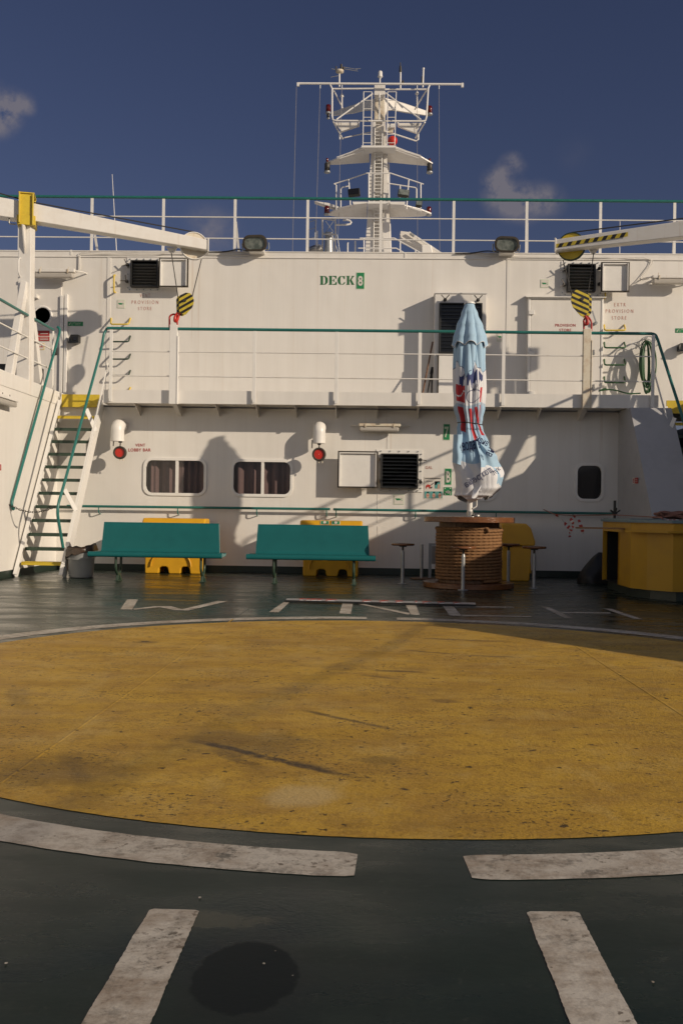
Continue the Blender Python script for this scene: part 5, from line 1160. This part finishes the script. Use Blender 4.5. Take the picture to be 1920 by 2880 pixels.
x0,x1=W(1208,1600,17.0).x,W(1236,1600,17.0).x; t=thing('steel_frame','low grey steel frame with plate, half hidden behind the rope drum','frame',(x0,17,0))
MB().bar((x0,17,0),(x0,17,.58),.05,.05).bar((x1,17,0),(x1,17,.58),.05,.05).bar((x0-.025,17,.60),(x1+.025,17,.60),.05,.04).build('leg_frame','galv',t); MB().box((x0+.03,17.0,.26),(x1-.03,17.02,.57)).build('plate','steel',t)

# ------------------------------------------------------------------ folded parasol
uy=TY
t=thing('parasol','tall folded light blue parasol tied at the waist on the drum table','parasol',(TX,TY,1.089))
def zc_(py): return CAMZ+(1448.2-py)*TY/F_PX
sc=TY/F_PX
def cxo(py):   # sideways lean of the bundle
    return interp(py,[(850,-3),(970,-1),(1150,0),(1195,3),(1250,10),(1300,16),(1340,33),(1370,32),(1400,17),(1420,8)])
def interp(x,tab):
    if x<=tab[0][0]: return tab[0][1]
    for (a,va),(b,vb) in zip(tab,tab[1:]):
        if x<=b: u=(x-a)/(b-a); u=u*u*(3-2*u); return va+(vb-va)*u
    return tab[-1][1]
UX=W(1319,1100,TY).x
def surf(th,py,layer=0,off=0):
    """point on the cloth; th=0 faces the camera side"""
    if layer==1:
        w=interp(py,[(853,9),(862,15),(885,23),(920,35),(955,44),(975,47),(992,48)]); A=.20*min(1,max(0,(py-865)/60)); ph=.12
        r=w*(1+A*(abs(math.cos(4*th+ph))**.8-.62)+.02*math.sin(5*th+py*.02)); py2=py
    else:
        w=interp(py,[(870,16),(940,34),(985,41),(1040,42),(1090,42),(1150,38),(1180,31),(1193,28.5),(1206,31),(1250,44),(1300,57),(1340,65),(1372,61),(1392,52),(1402,40),(1414,18)])
        k=max(0,1-abs(py-1193)/150); A=.10+.10*k; tw=.9*math.sin((py-980)*.008)
        sag=max(0,(py-1210)/190)
        kk=1 if py<1205 else max(.35,1-(py-1205)/70); r=w*(1+kk*1.9*A*(abs(math.cos(4*th+tw))**.75-.62)+kk*.10*(abs(math.cos(6.5*th-py*.012+1.))-.6)+.10*k*(abs(math.cos(11*th))-.6)+sag*(.10*math.cos(3*th+1.2+py*.012)+.07*math.cos(5*th-py*.02))); py2=py
    r=r*sc+off
    return Vector((UX+cxo(py)*sc+r*math.sin(th),TY-r*math.cos(th)*(1.0 if py<1210 else .9),zc_(py2)))
def colour(th,py):   # 0 blue 1 white 2 navy 3 red 4 grey-blue
    u=math.sin(th); v=py
    if math.cos(th)<-.2: return 0 if v<1060 else (1 if v<1140 else (0 if v<1300 else 1))
    saw=14*abs(((u*2.7+.35)%1)-.5)*2
    hi=1062-saw-16*math.sin(u*6)
    if v<hi-12: return 0
    if v<hi-10: return 2
    if v<1056+10*math.sin(u*9+1): return 1 if abs(u)>.25 else (0 if v<hi else 2)
    if v<1085+8*math.sin(u*17)+6*math.sin(u*31): return 2 if (-.72<u<-.42 or -.25<u<.42 or .5<u<.78) else 1
    if v<1141:
        if -.85<u<-.38 and 1088<v<1136: 
            return 1 if abs((v-1112)+9*math.sin((u+.6)*10))<2.2 else 3
        if .62<u<.80 and v>1100: return 3
        if (abs(u-.12-.0*v)<.012 and 1094<v<1136) : return 2
        if abs(math.hypot((u-.15)*38,v-1118)-17)<.9: return 2
        return 1
    if v<1150: return 4
    if v<1238 and v>1146:
        s=v-1146
        if -.78<u+.0004*s<-.50 and v<1218: return 3
        if -.15<u-.0022*s<.10: return 3
        if .28<u-.0042*s<.42 or .55<u-.0012*s<.80: return 3 if v<1236 else 0
        return 4 if u<.1 and v<1190 else 0
    if v<1300+24*u*0-14*(u>.2): return 0
    if u>.62 and v<1372: return 0
    return 1
MATS=['cloth_blue','cloth_white','cloth_navy','cloth_red','cloth_grey']
def cloth_mesh(layer,p0,p1,nr,nc,hem,name):
    vs=[];mb=MB()
    for i in range(nr+1):
        for k in range(nc):
            th=2*math.pi*k/nc-math.pi; e=hem(th) if hem else 0; py=p0+(p1+e-p0)*i/nr; vs.append(surf(th,py,layer))
    o=len(mb.v); mb.v+=vs
    for i in range(nr):
        for k in range(nc):
            l=(k+1)%nc; mb.f.append([i*nc+k,i*nc+l,(i+1)*nc+l,(i+1)*nc+k]); mb.sm.append(True)
            th=2*math.pi*(k+.5)/nc-math.pi; py=p0+(p1-p0)*(i+.5)/nr
            mb.mi.append(0 if layer==1 else colour(th,py))
    return mb.build(name,MATS,t)
body=cloth_mesh(0,872,1405,330,420,lambda th:10*math.cos(3*th+.5)-8*max(0,math.cos(th-1.9)),'canopy')
cap=cloth_mesh(1,853,968,60,200,lambda th:11*(1-abs(math.cos(4*th+.12)))+ (4 if abs(th)>.9 else 0),'top_vent')
pth=[surf(2*math.pi*k/200-math.pi,968+11*(1-abs(math.cos(4*(2*math.pi*k/200-math.pi)+.12)))+(4 if abs(2*math.pi*k/200-math.pi)>.9 else 0),1,.001) for k in range(200)]
MB().tube(pth,.006,5,closed=True).build('hem','cloth_white',cap)
MB().lathe([(.085,-.02),(.085,.0),(.07,.015),(.01,.022)],(UX-.015,TY,zc_(854)),20).build('finial','white_clean',t)
MB().tube([surf(2*math.pi*k/80,1193+3*math.sin(2*math.pi*k/80),0,.006) for k in range(80)],.007,6,closed=True).build('tie_cord','cable',t)
MB().cyl((TX+.01,TY,1.17),(UX+.02,TY,2.6),.040).build('pole','white_clean',t)
MB().cyl((TX+.01,TY,1.089),(TX+.01,TY,1.175),.052).lathe([(.10,1.089),(.10,1.098),(.05,1.10)],(TX+.01,TY,0),18).build('socket','steel',t)
MB().tube(smooth_path([(TX+.05,TY-.03,1.44),(TX+.105,TY-.04,1.40),(TX+.11,TY-.04,1.25),(TX+.05,TY-.04,1.22)],.05),.011,6).build('cord_loop','white_clean',t)
# folds of loose valance at the right and a hanging flap at the left
def patch(fn,nu,nv,name,mats,colfn=None):
    mb=MB(); mb.v=[fn(i/nu,j/nv) for j in range(nv+1) for i in range(nu+1)]
    for j in range(nv):
        for i in range(nu):
            mb.f.append([j*(nu+1)+i,j*(nu+1)+i+1,(j+1)*(nu+1)+i+1,(j+1)*(nu+1)+i]); mb.sm.append(True); mb.mi.append(colfn((i+.5)/nu,(j+.5)/nv) if colfn else 0)
    return mb.build(name,mats,t)
def pl(px,py,dy): 
    q=W(px,py,TY+dy); return q
def flapR(u,v):   # kinked loose corner on the right
    px=interp(v,[(0,1352),(.35,1398),(.7,1417),(1,1388)])*u+(1-u)*interp(v,[(0,1338),(.5,1352),(1,1350)]); py=1232+ v*(150-18*u)+u*8
    return pl(px,py,-.34+.20*u+.05*math.sin(v*9+u*3)+.04*math.sin(u*7))
patch(flapR,24,40,'loose_flap',MATS,lambda u,v:0 if v<.55 or (u>.45 and v>.78) else 1)
def flapL(u,v):
    return pl(1274+u*26+v*2-5*v*(1-u),1222+v*(78+10*u),-.16-.10*math.sin(u*3.1)+.02*math.sin(v*8))
patch(flapL,10,24,'loose_flap',MATS,lambda u,v:0)
def flapB(u,v):
    return pl(1335+u*55-10*v,1352+v*(48-26*u)+6*math.sin(u*8),-.30+.12*u+.06*math.sin(u*9+v*4))
patch(flapB,20,14,'loose_flap',MATS,lambda u,v:1)
def cloth_text(s,box,mat,rot=0,dyfn=None,mirror=False):
    vs,fs=text2d(s,1.0,.012); vs=[((1-u) if mirror else u,v) for u,v in vs]; mb=MB(); x0,y0,x1,y1=box; cx,cy=(x0+x1)/2,(y0+y1)/2; out=[]
    for u,v in vs:
        X=x0+(x1-x0)*u-cx; Yp=y1+(y0-y1)*v-cy; c,s_=math.cos(rot),math.sin(rot); px,py=cx+c*X+s_*Yp*1.0,cy-s_*X+c*Yp
        # find the angle on the cloth under this point
        best=None
        for k in range(-60,61):
            th=k*R(1.45); p=surf(th,py,0,.010); q=(p.x-UX)/sc+1319
            e=abs(q-px)
            if best is None or e<best[0]: best=(e,p,th)
        lo_,hi_=best[2]-R(1.6),best[2]+R(1.6)
        for _ in range(18):
            md=(lo_+hi_)/2; q=(surf(md,py,0,.010).x-UX)/sc+1319
            if q<px: lo_=md
            else: hi_=md
        p=surf((lo_+hi_)/2,py,0,.010)
        
        if dyfn: p=dyfn(px,py)
        else: p.x=(px-1319)*sc+UX
        p.y-=.012
        out.append(p)
    mb.add(out,fs); mb.build('lettering',mat,t)
cloth_text('ал вода з',(1276,1246,1346,1276),'navy',R(9))
cloth_text('потреба',(1300,1334,1384,1357),'print_grey',R(33),mirror=True)
cloth_text('първа',(1322,1092,1342,1102),'navy',R(60))
def onR(px,py): return pl(px,py,-.375)
cloth_text('ан',(1366,1262,1388,1282),'navy',R(62),onR); cloth_text('лук',(1384,1318,1408,1334),'navy',R(42),lambda a,b:pl(a,b,-.33)); cloth_text('идив',(1336,1234,1372,1252),'navy',R(-28),onR)

# ------------------------------------------------------------------ yellow bar
BX,BY0,BY1=3.60,13.2,15.5
t=thing('bar_counter','big yellow steel bar counter with a dark opening in the shade at the right','bar',(BX,BY0,0))
x2=6.0
out=[(BX,BY1),(BX,BY0+.62),(BX+.14,BY0+.30),(BX+.40,BY0),(x2,BY0),(x2,BY1)]
def loop(k,z):   # inset outline
    c=Vector(((BX+x2)/2,(BY0+BY1)/2)); res=[]
    for x,y in out:
        res.append((x+(k if x<c.x else -k),y+(k if y<c.y else -k),z))
    return res
def band(z0,z1,k,name,mat,openfrom=None,bev=0):
    o=loop(k,z0); vs=o+loop(k,z1); n=len(o); mb=MB()
    fs=[(i,(i+1)%n,n+(i+1)%n,n+i) for i in range(n)]
    if openfrom: fs=fs[1:]
    mb.add(vs,fs+[tuple(range(n,2*n))]); return mb.build(name,mat,t,bev)
# left side: door opening between posts
oy0,oy1=BY0+1.28,BY1-.03
band(.13,1.045,0,'panel','bar_yellow',True)
MB().box((BX,oy1,.13),(BX+.06,BY1,1.045)).box((BX,BY0+.621,.13),(BX+.05,oy0,1.045)).box((BX,oy0,.90),(BX+.05,oy1,1.045)).build('side_panel','bar_yellow',t)
MB().prism([(BX-.01,oy0,.131),(BX-.01,oy0-.0,.90),(BX+.02,oy0+.03,.90),(BX+.02,oy0+.03,.131)],(0,-.02,0)).build('opening_frame','bar_yellow',t)
MB().box((BX+.60,BY0+.45,.1315),(BX+.62,BY1-.03,1.04)).box((BX+.062,oy0-.27,.1315),(BX+.599,oy0-.25,1.04)).box((BX+.02,oy0-.249,.1315),(BX+.599,BY1-.03,.14)).box((BX+.07,BY1-.05,.141),(BX+.599,BY1-.031,1.04)).build('shade_lining','black',t)  # inner walls added in black to stand in for the unlit inside
band(.001,.131,.07,'plinth','skirting')
band(1.046,1.088,-.03,'top_rim','counter_edge',bev=.006)
MB().box((BX+.0,BY0+.66,1.0885),(x2,BY1-.04,1.10)).build('worktop','counter_edge',t)
lo=loop(-.10,.915)[1:5]; l2=loop(-.10,.94)[1:5]; li=loop(.0-.002,.915)[1:5]; li2=loop(-.002,.94)[1:5]; n=4
MB().add(lo+l2+li+li2,[(i,i+1,4+i+1,4+i) for i in range(3)]+[(4+i,4+i+1,12+i+1,12+i) for i in range(3)]+[(i,8+i,8+i+1,i+1) for i in range(3)]).build('ledge','bar_yellow',t)
o=MB().cbox(((W(1652,1489,14.6).x+W(1775,1487,13.9).x)/2,14.25,.955),(.95,.20,.022),Matrix.Rotation(R(-8),3,'Z')).build('plank','plank_wood'); tag(o,'bare wooden plank lying on the left end of the yellow bar ledge','plank')
# clamp post, tapes, rope heap on the bar
px_,py_=W(1727,1450,15.0).x,15.0
t=thing('clamp_post','black upright stick with crossed grips standing on the yellow bar','stick',(px_,py_,1.10))
MB().cyl((px_,py_,1.10),(px_,py_,1.37),.020).cyl((px_,py_,1.16),(px_,py_,1.20),.04).build('stick','black',t)
for a in (35,145,80): MB().bar((px_,py_-.02,1.17),(px_+.09*math.cos(R(a)),py_-.04,1.17+.09*math.sin(R(a))),.022,.022).build('grip','black',t)
def ribbon(pts,w,label,seed,hang=True):
    rnd=random.Random(seed); pts=[Vector(p) for p in pts]; fine=[]
    for i in range(len(pts)-1):
        for k in range(8): fine.append(pts[i].lerp(pts[i+1],k/8))
    fine.append(pts[-1]); mb=MB(); ang=rnd.random()*3
    for i,p in enumerate(fine):
        ang+=.35*noise.noise(Vector((i*.25,seed,0)))+.12; d=(fine[min(i+1,len(fine)-1)]-fine[max(i-1,0)]).normalized(); s=d.cross(Vector((0,1,.2))).normalized(); q=d.cross(s)
        a=(s*math.cos(ang)+q*math.sin(ang))*w/2; mb.v+=[p-a,p+a]
    for i in range(len(fine)-1): mb.f.append([2*i,2*i+1,2*i+3,2*i+2]); mb.sm.append(True); mb.mi.append((i//3)%2)
    o=mb.build('barrier_tape',['tape_red','tape_white']); return tag(o,label,'tape','red and white barrier tapes')
def P(px,py,Y): return W(px,py,Y)
ribbon([P(1562,1448,16.9),P(1580,1462,16.88),P(1592,1478,16.9),P(1604,1488,16.87),P(1600,1500,16.9),P(1601,1512,16.9)],.07,'loose barrier tape end hanging left of the other one below the cord',3)
ribbon([P(1616,1450,16.8),P(1606,1462,16.8),P(1612,1476,16.78),P(1606,1490,16.8)],.07,'crumpled barrier tape hanging right of the loose end below the cord',6)
ribbon([P(1618,1449,16.82),P(1628,1466,16.8),P(1634,1486,16.8),P(1640,1502,16.8)],.06,'narrow barrier tape streamer hanging nearest the yellow bar',9)
ribbon([P(1858,1456,13.4),P(1872,1462,13.3),P(1888,1468,13.3),P(1905,1466,13.3),P(1935,1462,13.4)],.06,'twisted barrier tape lying on the bar rim at the right edge',4)
o=MB().tube([P(1527,1433,YL-.13),P(1560,1447,17),P(1615,1450,16.6),P(1680,1449,15.8),P(1722,1448,15.02),P(1800,1452,14.4),P(1860,1456,13.5)],.008,6).build('cord','rope_pink'); tag(o,'thin red cord strung from the wall handrail to the yellow bar','cord')
mb=MB()
rnd=random.Random(2); cx=P(1885,1440,14.6)
pts=[Vector((cx.x+.28*math.sin(k*.9)*(.4+.6*rnd.random()),14.6+.10*math.cos(k*1.3),1.135+.05*rnd.random()+.035*math.sin(k*.5))) for k in range(46)]
mb.tube(smooth_path(pts,.06,3),.016,6); o=mb.build('rope_heap','rope_pink'); tag(o,'tangled reddish rope heap on top of the yellow bar','rope')
# dark tarp sack
vs=[];fs=[];n=28;c=(W(1672,1600,16.6).x,16.6)
for j in range(13):
    z=.52*j/12
    for k in range(n):
        a=2*math.pi*k/n; r=(.25*(1-(j/12)**2.2)+.03)*(1+.18*noise.noise(Vector((math.cos(a)*1.7,math.sin(a)*1.7,z*5)))); vs.append(Vector((c[0]+r*math.cos(a)+.16*z,c[1]+r*math.sin(a)*.8,max(.001,z))))
for j in range(12):
    for k in range(n): l=(k+1)%n; fs.append((j*n+k,j*n+l,(j+1)*n+l,(j+1)*n+k))
fs.append(tuple(12*n+k for k in range(n)))
o=MB().add(vs,fs,True).build('tarp_sack','tarp'); tag(o,'dark grey sack slumped against the wall beside the yellow bar','sack')
# long sign board lying on the deck
a,b=D(800,1690,.02),D(1338,1702.5,.02); t=thing('sign_board','long grey board with red lettering lying on the deck above the painted letters','board',((a.x+b.x)/2,a.y,0))
d=(b-a).normalized(); nrm=Vector((-d.y,d.x,0)); wd=.20
MB().prism([a+Vector((0,0,-.012)),b+Vector((0,0,-.012)),b+nrm*wd+Vector((0,0,.006)),a+nrm*wd+Vector((0,0,.006))],(0,0,.010)).build('panel','aluminium',t,.002)
MB().bar(a-nrm*.002,b-nrm*.002,.008,.022).build('edge','black',t)
vs,fs=text2d('IMO  9350721',1.1,.02)
fs0=fs; L=(b-a).length
strokes=[(.085,.03,1),(.12,.03,1),(.15,.05,1),(.18,.03,1),(.24,.06,0),(.43,.05,1),(.52,.05,1),(.60,.04,0),(.69,.012,0),(.745,.05,0),(.82,.04,0),(.90,.04,0)]
m1=MB();m2=MB()
for u,w_,lit in strokes:
    def q(uu,vv,o=.006): return a+d*(L*uu)+nrm*(wd*vv)+Vector((0,0,-.002+.018*vv+o))
    m1.add([q(u-w_/2,.12),q(u-w_/4,.12),q(u+w_/4,.88),q(u-w_/8,.88)],[(0,1,2,3)]).add([q(u-w_/2,.72,.007),q(u+w_/2,.72,.007),q(u+w_/2,.9,.007),q(u-w_/2,.9,.007)],[(0,1,2,3)])
    m2.add([q(u-w_/3,.10,.008),q(u+w_/2,.14,.008),q(u+w_/3,.40,.008),q(u-w_/5,.44,.008)],[(0,1,2,3)])
m1.build('lettering','tape_red',t); m2.build('lettering_face','tape_white',t)
# hose, brooms, roof box
t=thing('hose','green hose hung in long loops by the right end of the walkway','hose',W(1815,960,YU))
rnd=random.Random(11)
for k in range(9):
    x0_=1800+rnd.uniform(-4,6); sp=rnd.uniform(5,17); bot=1108-rnd.uniform(0,38); top=962+rnd.uniform(-4,4); dy=YU-.16-.02*k
    pts=[W(x0_+18+sp*.2*math.cos(a)*1.0+sp*math.cos(a),(top+bot)/2+(bot-top)/2*math.sin(a),dy+.02*math.cos(3*a)) for a in [2*math.pi*i/36 for i in range(36)]]
    MB().tube(pts,.014,7,closed=True).build('hose_loop','hose_green',t)
MB().tube(smooth_path([W(1688,1098,YU-.1),W(1700,1095,YU-.12),W(1730,1097,YU-.15),W(1765,1108,YU-.2),W(1800,1106,YU-.22)],.1),.014,7).cyl(W(1684,1099,YU-.1),W(1704,1094,YU-.12),.024).build('hose_end','hose_green',t)
c=W(1815,972,YU-.02)
for k,(r,dy) in enumerate(((.15,-.02),(.17,-.16),(.15,-.27))): MB().tube(arc_pts((c.x,YU+dy,c.z-.02),r,R(-10),R(190),16),.007,6).build('rack_hoop','galv',t)
for a in range(0,181,45): MB().tube([(c.x+.15*math.cos(R(a)),YU,c.z-.02+.15*math.sin(R(a))),(c.x+.17*math.cos(R(a)),YU-.16,c.z-.02+.17*math.sin(R(a))),(c.x+.15*math.cos(R(a)),YU-.27,c.z-.02+.15*math.sin(R(a)))],.006,6).build('rack_bar','galv',t)
o=MB().cyl(W(1216,962,YU-.10),W(1187,1112,YU-.55),.016).build('stick','stick_wood'); tag(o,'longer brown broom stick leaning against the tall vent trunk','stick')
o=MB().cyl(W(1214,1040,YU-.12),W(1200,1112,YU-.5),.014).cyl(W(1214,1045,YU-.14),W(1213,1112,YU-.35),.014).cyl(W(1216,1034,YU-.11),W(1212,1052,YU-.15),.03).build('folded_squeegee','black'); tag(o,'shorter black folded stick leaning against the tall vent trunk','stick')
o=MB().box((-9,17.3,ZF+.001),(XD-.25,17.9,ZF+.66)).build('storage_box','black',bev=.02); tag(o,'low black box on the left deckhouse roof behind the jib support','box')
# ================================================================== LIGHT, SKY, CAMERA
sdir=Vector((1.6,-1.0,.72)).normalized()          # towards the sun
el=math.asin(sdir.z)
L=bpy.data.lights.new('sun','SUN'); L.energy=SUN_E; L.angle=R(.55); L.color=(1,.85,.665)
lo=bpy.data.objects.new('sun',L); COL.objects.link(lo); lo.rotation_euler=sdir.to_track_quat('Z','Y').to_euler()
w=bpy.data.worlds.new('World'); scene.world=w; w.use_nodes=True; nt=w.node_tree; bg=nt.nodes['Background']
sky=nt.nodes.new('ShaderNodeTexSky'); sky.sky_type='NISHITA'; sky.sun_disc=False; sky.sun_elevation=el; sky.sun_rotation=math.atan2(sdir.x,sdir.y)
sky.air_density=1.0; sky.dust_density=.4; sky.ozone_density=2.0; sky.altitude=0
hs=nt.nodes.new('ShaderNodeMix'); hs.data_type='RGBA'; hs.blend_type='MULTIPLY'; hs.inputs['Factor'].default_value=1; hs.inputs[7].default_value=(*SKY_TINT,1)
nt.links.new(sky.outputs[0],hs.inputs[6]); col=hs.outputs[2]
# added bright patch of sky behind the camera, unseen, lifting the shade
sp=nt.nodes.new('ShaderNodeTexCoord'); sx=nt.nodes.new('ShaderNodeSeparateXYZ'); nt.links.new(sp.outputs['Generated'],sx.inputs[0])
def rng(o,a,b):
    m=nt.nodes.new('ShaderNodeMapRange'); m.interpolation_type='SMOOTHSTEP'; m.inputs['From Min'].default_value=a; m.inputs['From Max'].default_value=b; nt.links.new(o,m.inputs['Value']); return m.outputs[0]
def mm_(a,b):
    m=nt.nodes.new('ShaderNodeMath'); m.operation='MULTIPLY'; nt.links.new(a,m.inputs[0]); nt.links.new(b,m.inputs[1]); return m.outputs[0]
nb=nt.nodes.new('ShaderNodeTexNoise'); nb.inputs['Scale'].default_value=3; nb.inputs['Detail'].default_value=8; nt.links.new(sp.outputs['Generated'],nb.inputs['Vector'])
fill_mask=mm_(mm_(rng(sx.outputs['Y'],-.15,-.55),rng(sx.outputs['Z'],.02,.10)),mm_(rng(sx.outputs['Z'],.85,.35),rng(nb.outputs['Fac'],.35,.6)))
mb_=nt.nodes.new('ShaderNodeMix'); mb_.data_type='RGBA'; mb_.inputs[7].default_value=(*SKY_FILL,1); nt.links.new(fill_mask,mb_.inputs['Factor']); nt.links.new(col,mb_.inputs[6]); col=mb_.outputs[2]
# small soft clouds, placed by direction
tc=nt.nodes.new('ShaderNodeTexCoord'); nz=nt.nodes.new('ShaderNodeTexNoise'); nz.inputs['Scale'].default_value=34; nz.inputs['Detail'].default_value=7; nz.inputs['Roughness'].default_value=.64; nt.links.new(tc.outputs['Generated'],nz.inputs['Vector'])
blobs=[(1398,530,34,1.),(1385,505,26,.8),(1412,488,24,.8),(1432,462,24,.85),(1448,448,16,.6),(1462,470,16,.5),(1405,555,38,.95),(1455,560,40,.95),(1505,562,38,.95),(1545,566,34,.85),(1480,585,34,.6),(1440,580,34,.5),(8,300,30,.8),(40,282,24,.7),(70,290,22,.6),(5,340,32,.9),(30,320,30,.6),(82,305,16,.5),(-20,310,50,.9),(610,650,52,.5),(570,625,40,.35),(1620,435,40,.05)]
acc=None
for px,py,s,k in blobs:
    d=ray(px,py).normalized(); dp=nt.nodes.new('ShaderNodeVectorMath'); dp.operation='DISTANCE'; dp.inputs[1].default_value=d; nt.links.new(tc.outputs['Generated'],dp.inputs[0])
    mr=nt.nodes.new('ShaderNodeMapRange'); mr.interpolation_type='SMOOTHSTEP'; mr.inputs['From Min'].default_value=0; mr.inputs['From Max'].default_value=s*1.7/F_PX; mr.inputs['To Min'].default_value=k; mr.inputs['To Max'].default_value=0
    nt.links.new(dp.outputs['Value'],mr.inputs['Value'])
    if acc is None: acc=mr.outputs[0]
    else:
        a=nt.nodes.new('ShaderNodeMath'); a.operation='ADD'; nt.links.new(acc,a.inputs[0]); nt.links.new(mr.outputs[0],a.inputs[1]); acc=a.outputs[0]
mm=nt.nodes.new('ShaderNodeMath'); mm.operation='MULTIPLY'; nm=nt.nodes.new('ShaderNodeMapRange'); nm.inputs['From Min'].default_value=.32; nm.inputs['From Max'].default_value=.72; nt.links.new(nz.outputs['Fac'],nm.inputs['Value'])
nt.links.new(acc,mm.inputs[0]); nt.links.new(nm.outputs[0],mm.inputs[1])
cl=nt.nodes.new('ShaderNodeClamp'); cl.inputs['Max'].default_value=.62; nt.links.new(mm.outputs[0],cl.inputs[0])
mc=nt.nodes.new('ShaderNodeMix'); mc.data_type='RGBA'; mc.inputs[7].default_value=(*CLOUD,1); nt.links.new(cl.outputs[0],mc.inputs['Factor']); nt.links.new(col,mc.inputs[6])
nt.links.new(mc.outputs[2],bg.inputs['Color']); bg.inputs['Strength'].default_value=SKY_S
cam=bpy.data.cameras.new('camera'); co=bpy.data.objects.new('camera',cam); COL.objects.link(co)
M4=Matrix.Identity(4)
for i in range(3): M4[i][0],M4[i][1],M4[i][2]=RT[i],UP[i],-FW[i]
M4.translation=CAM; co.matrix_world=M4
cam.sensor_fit='VERTICAL'; cam.sensor_height=36; cam.sensor_width=24; cam.lens=F_PX*36/2880; cam.clip_start=.05; cam.clip_end=9000
scene.camera=co
vsn=scene.view_settings; vsn.view_transform='Standard'; vsn.look='None'; vsn.gamma=1; vsn.exposure=EXPO; vsn.use_curve_mapping=False
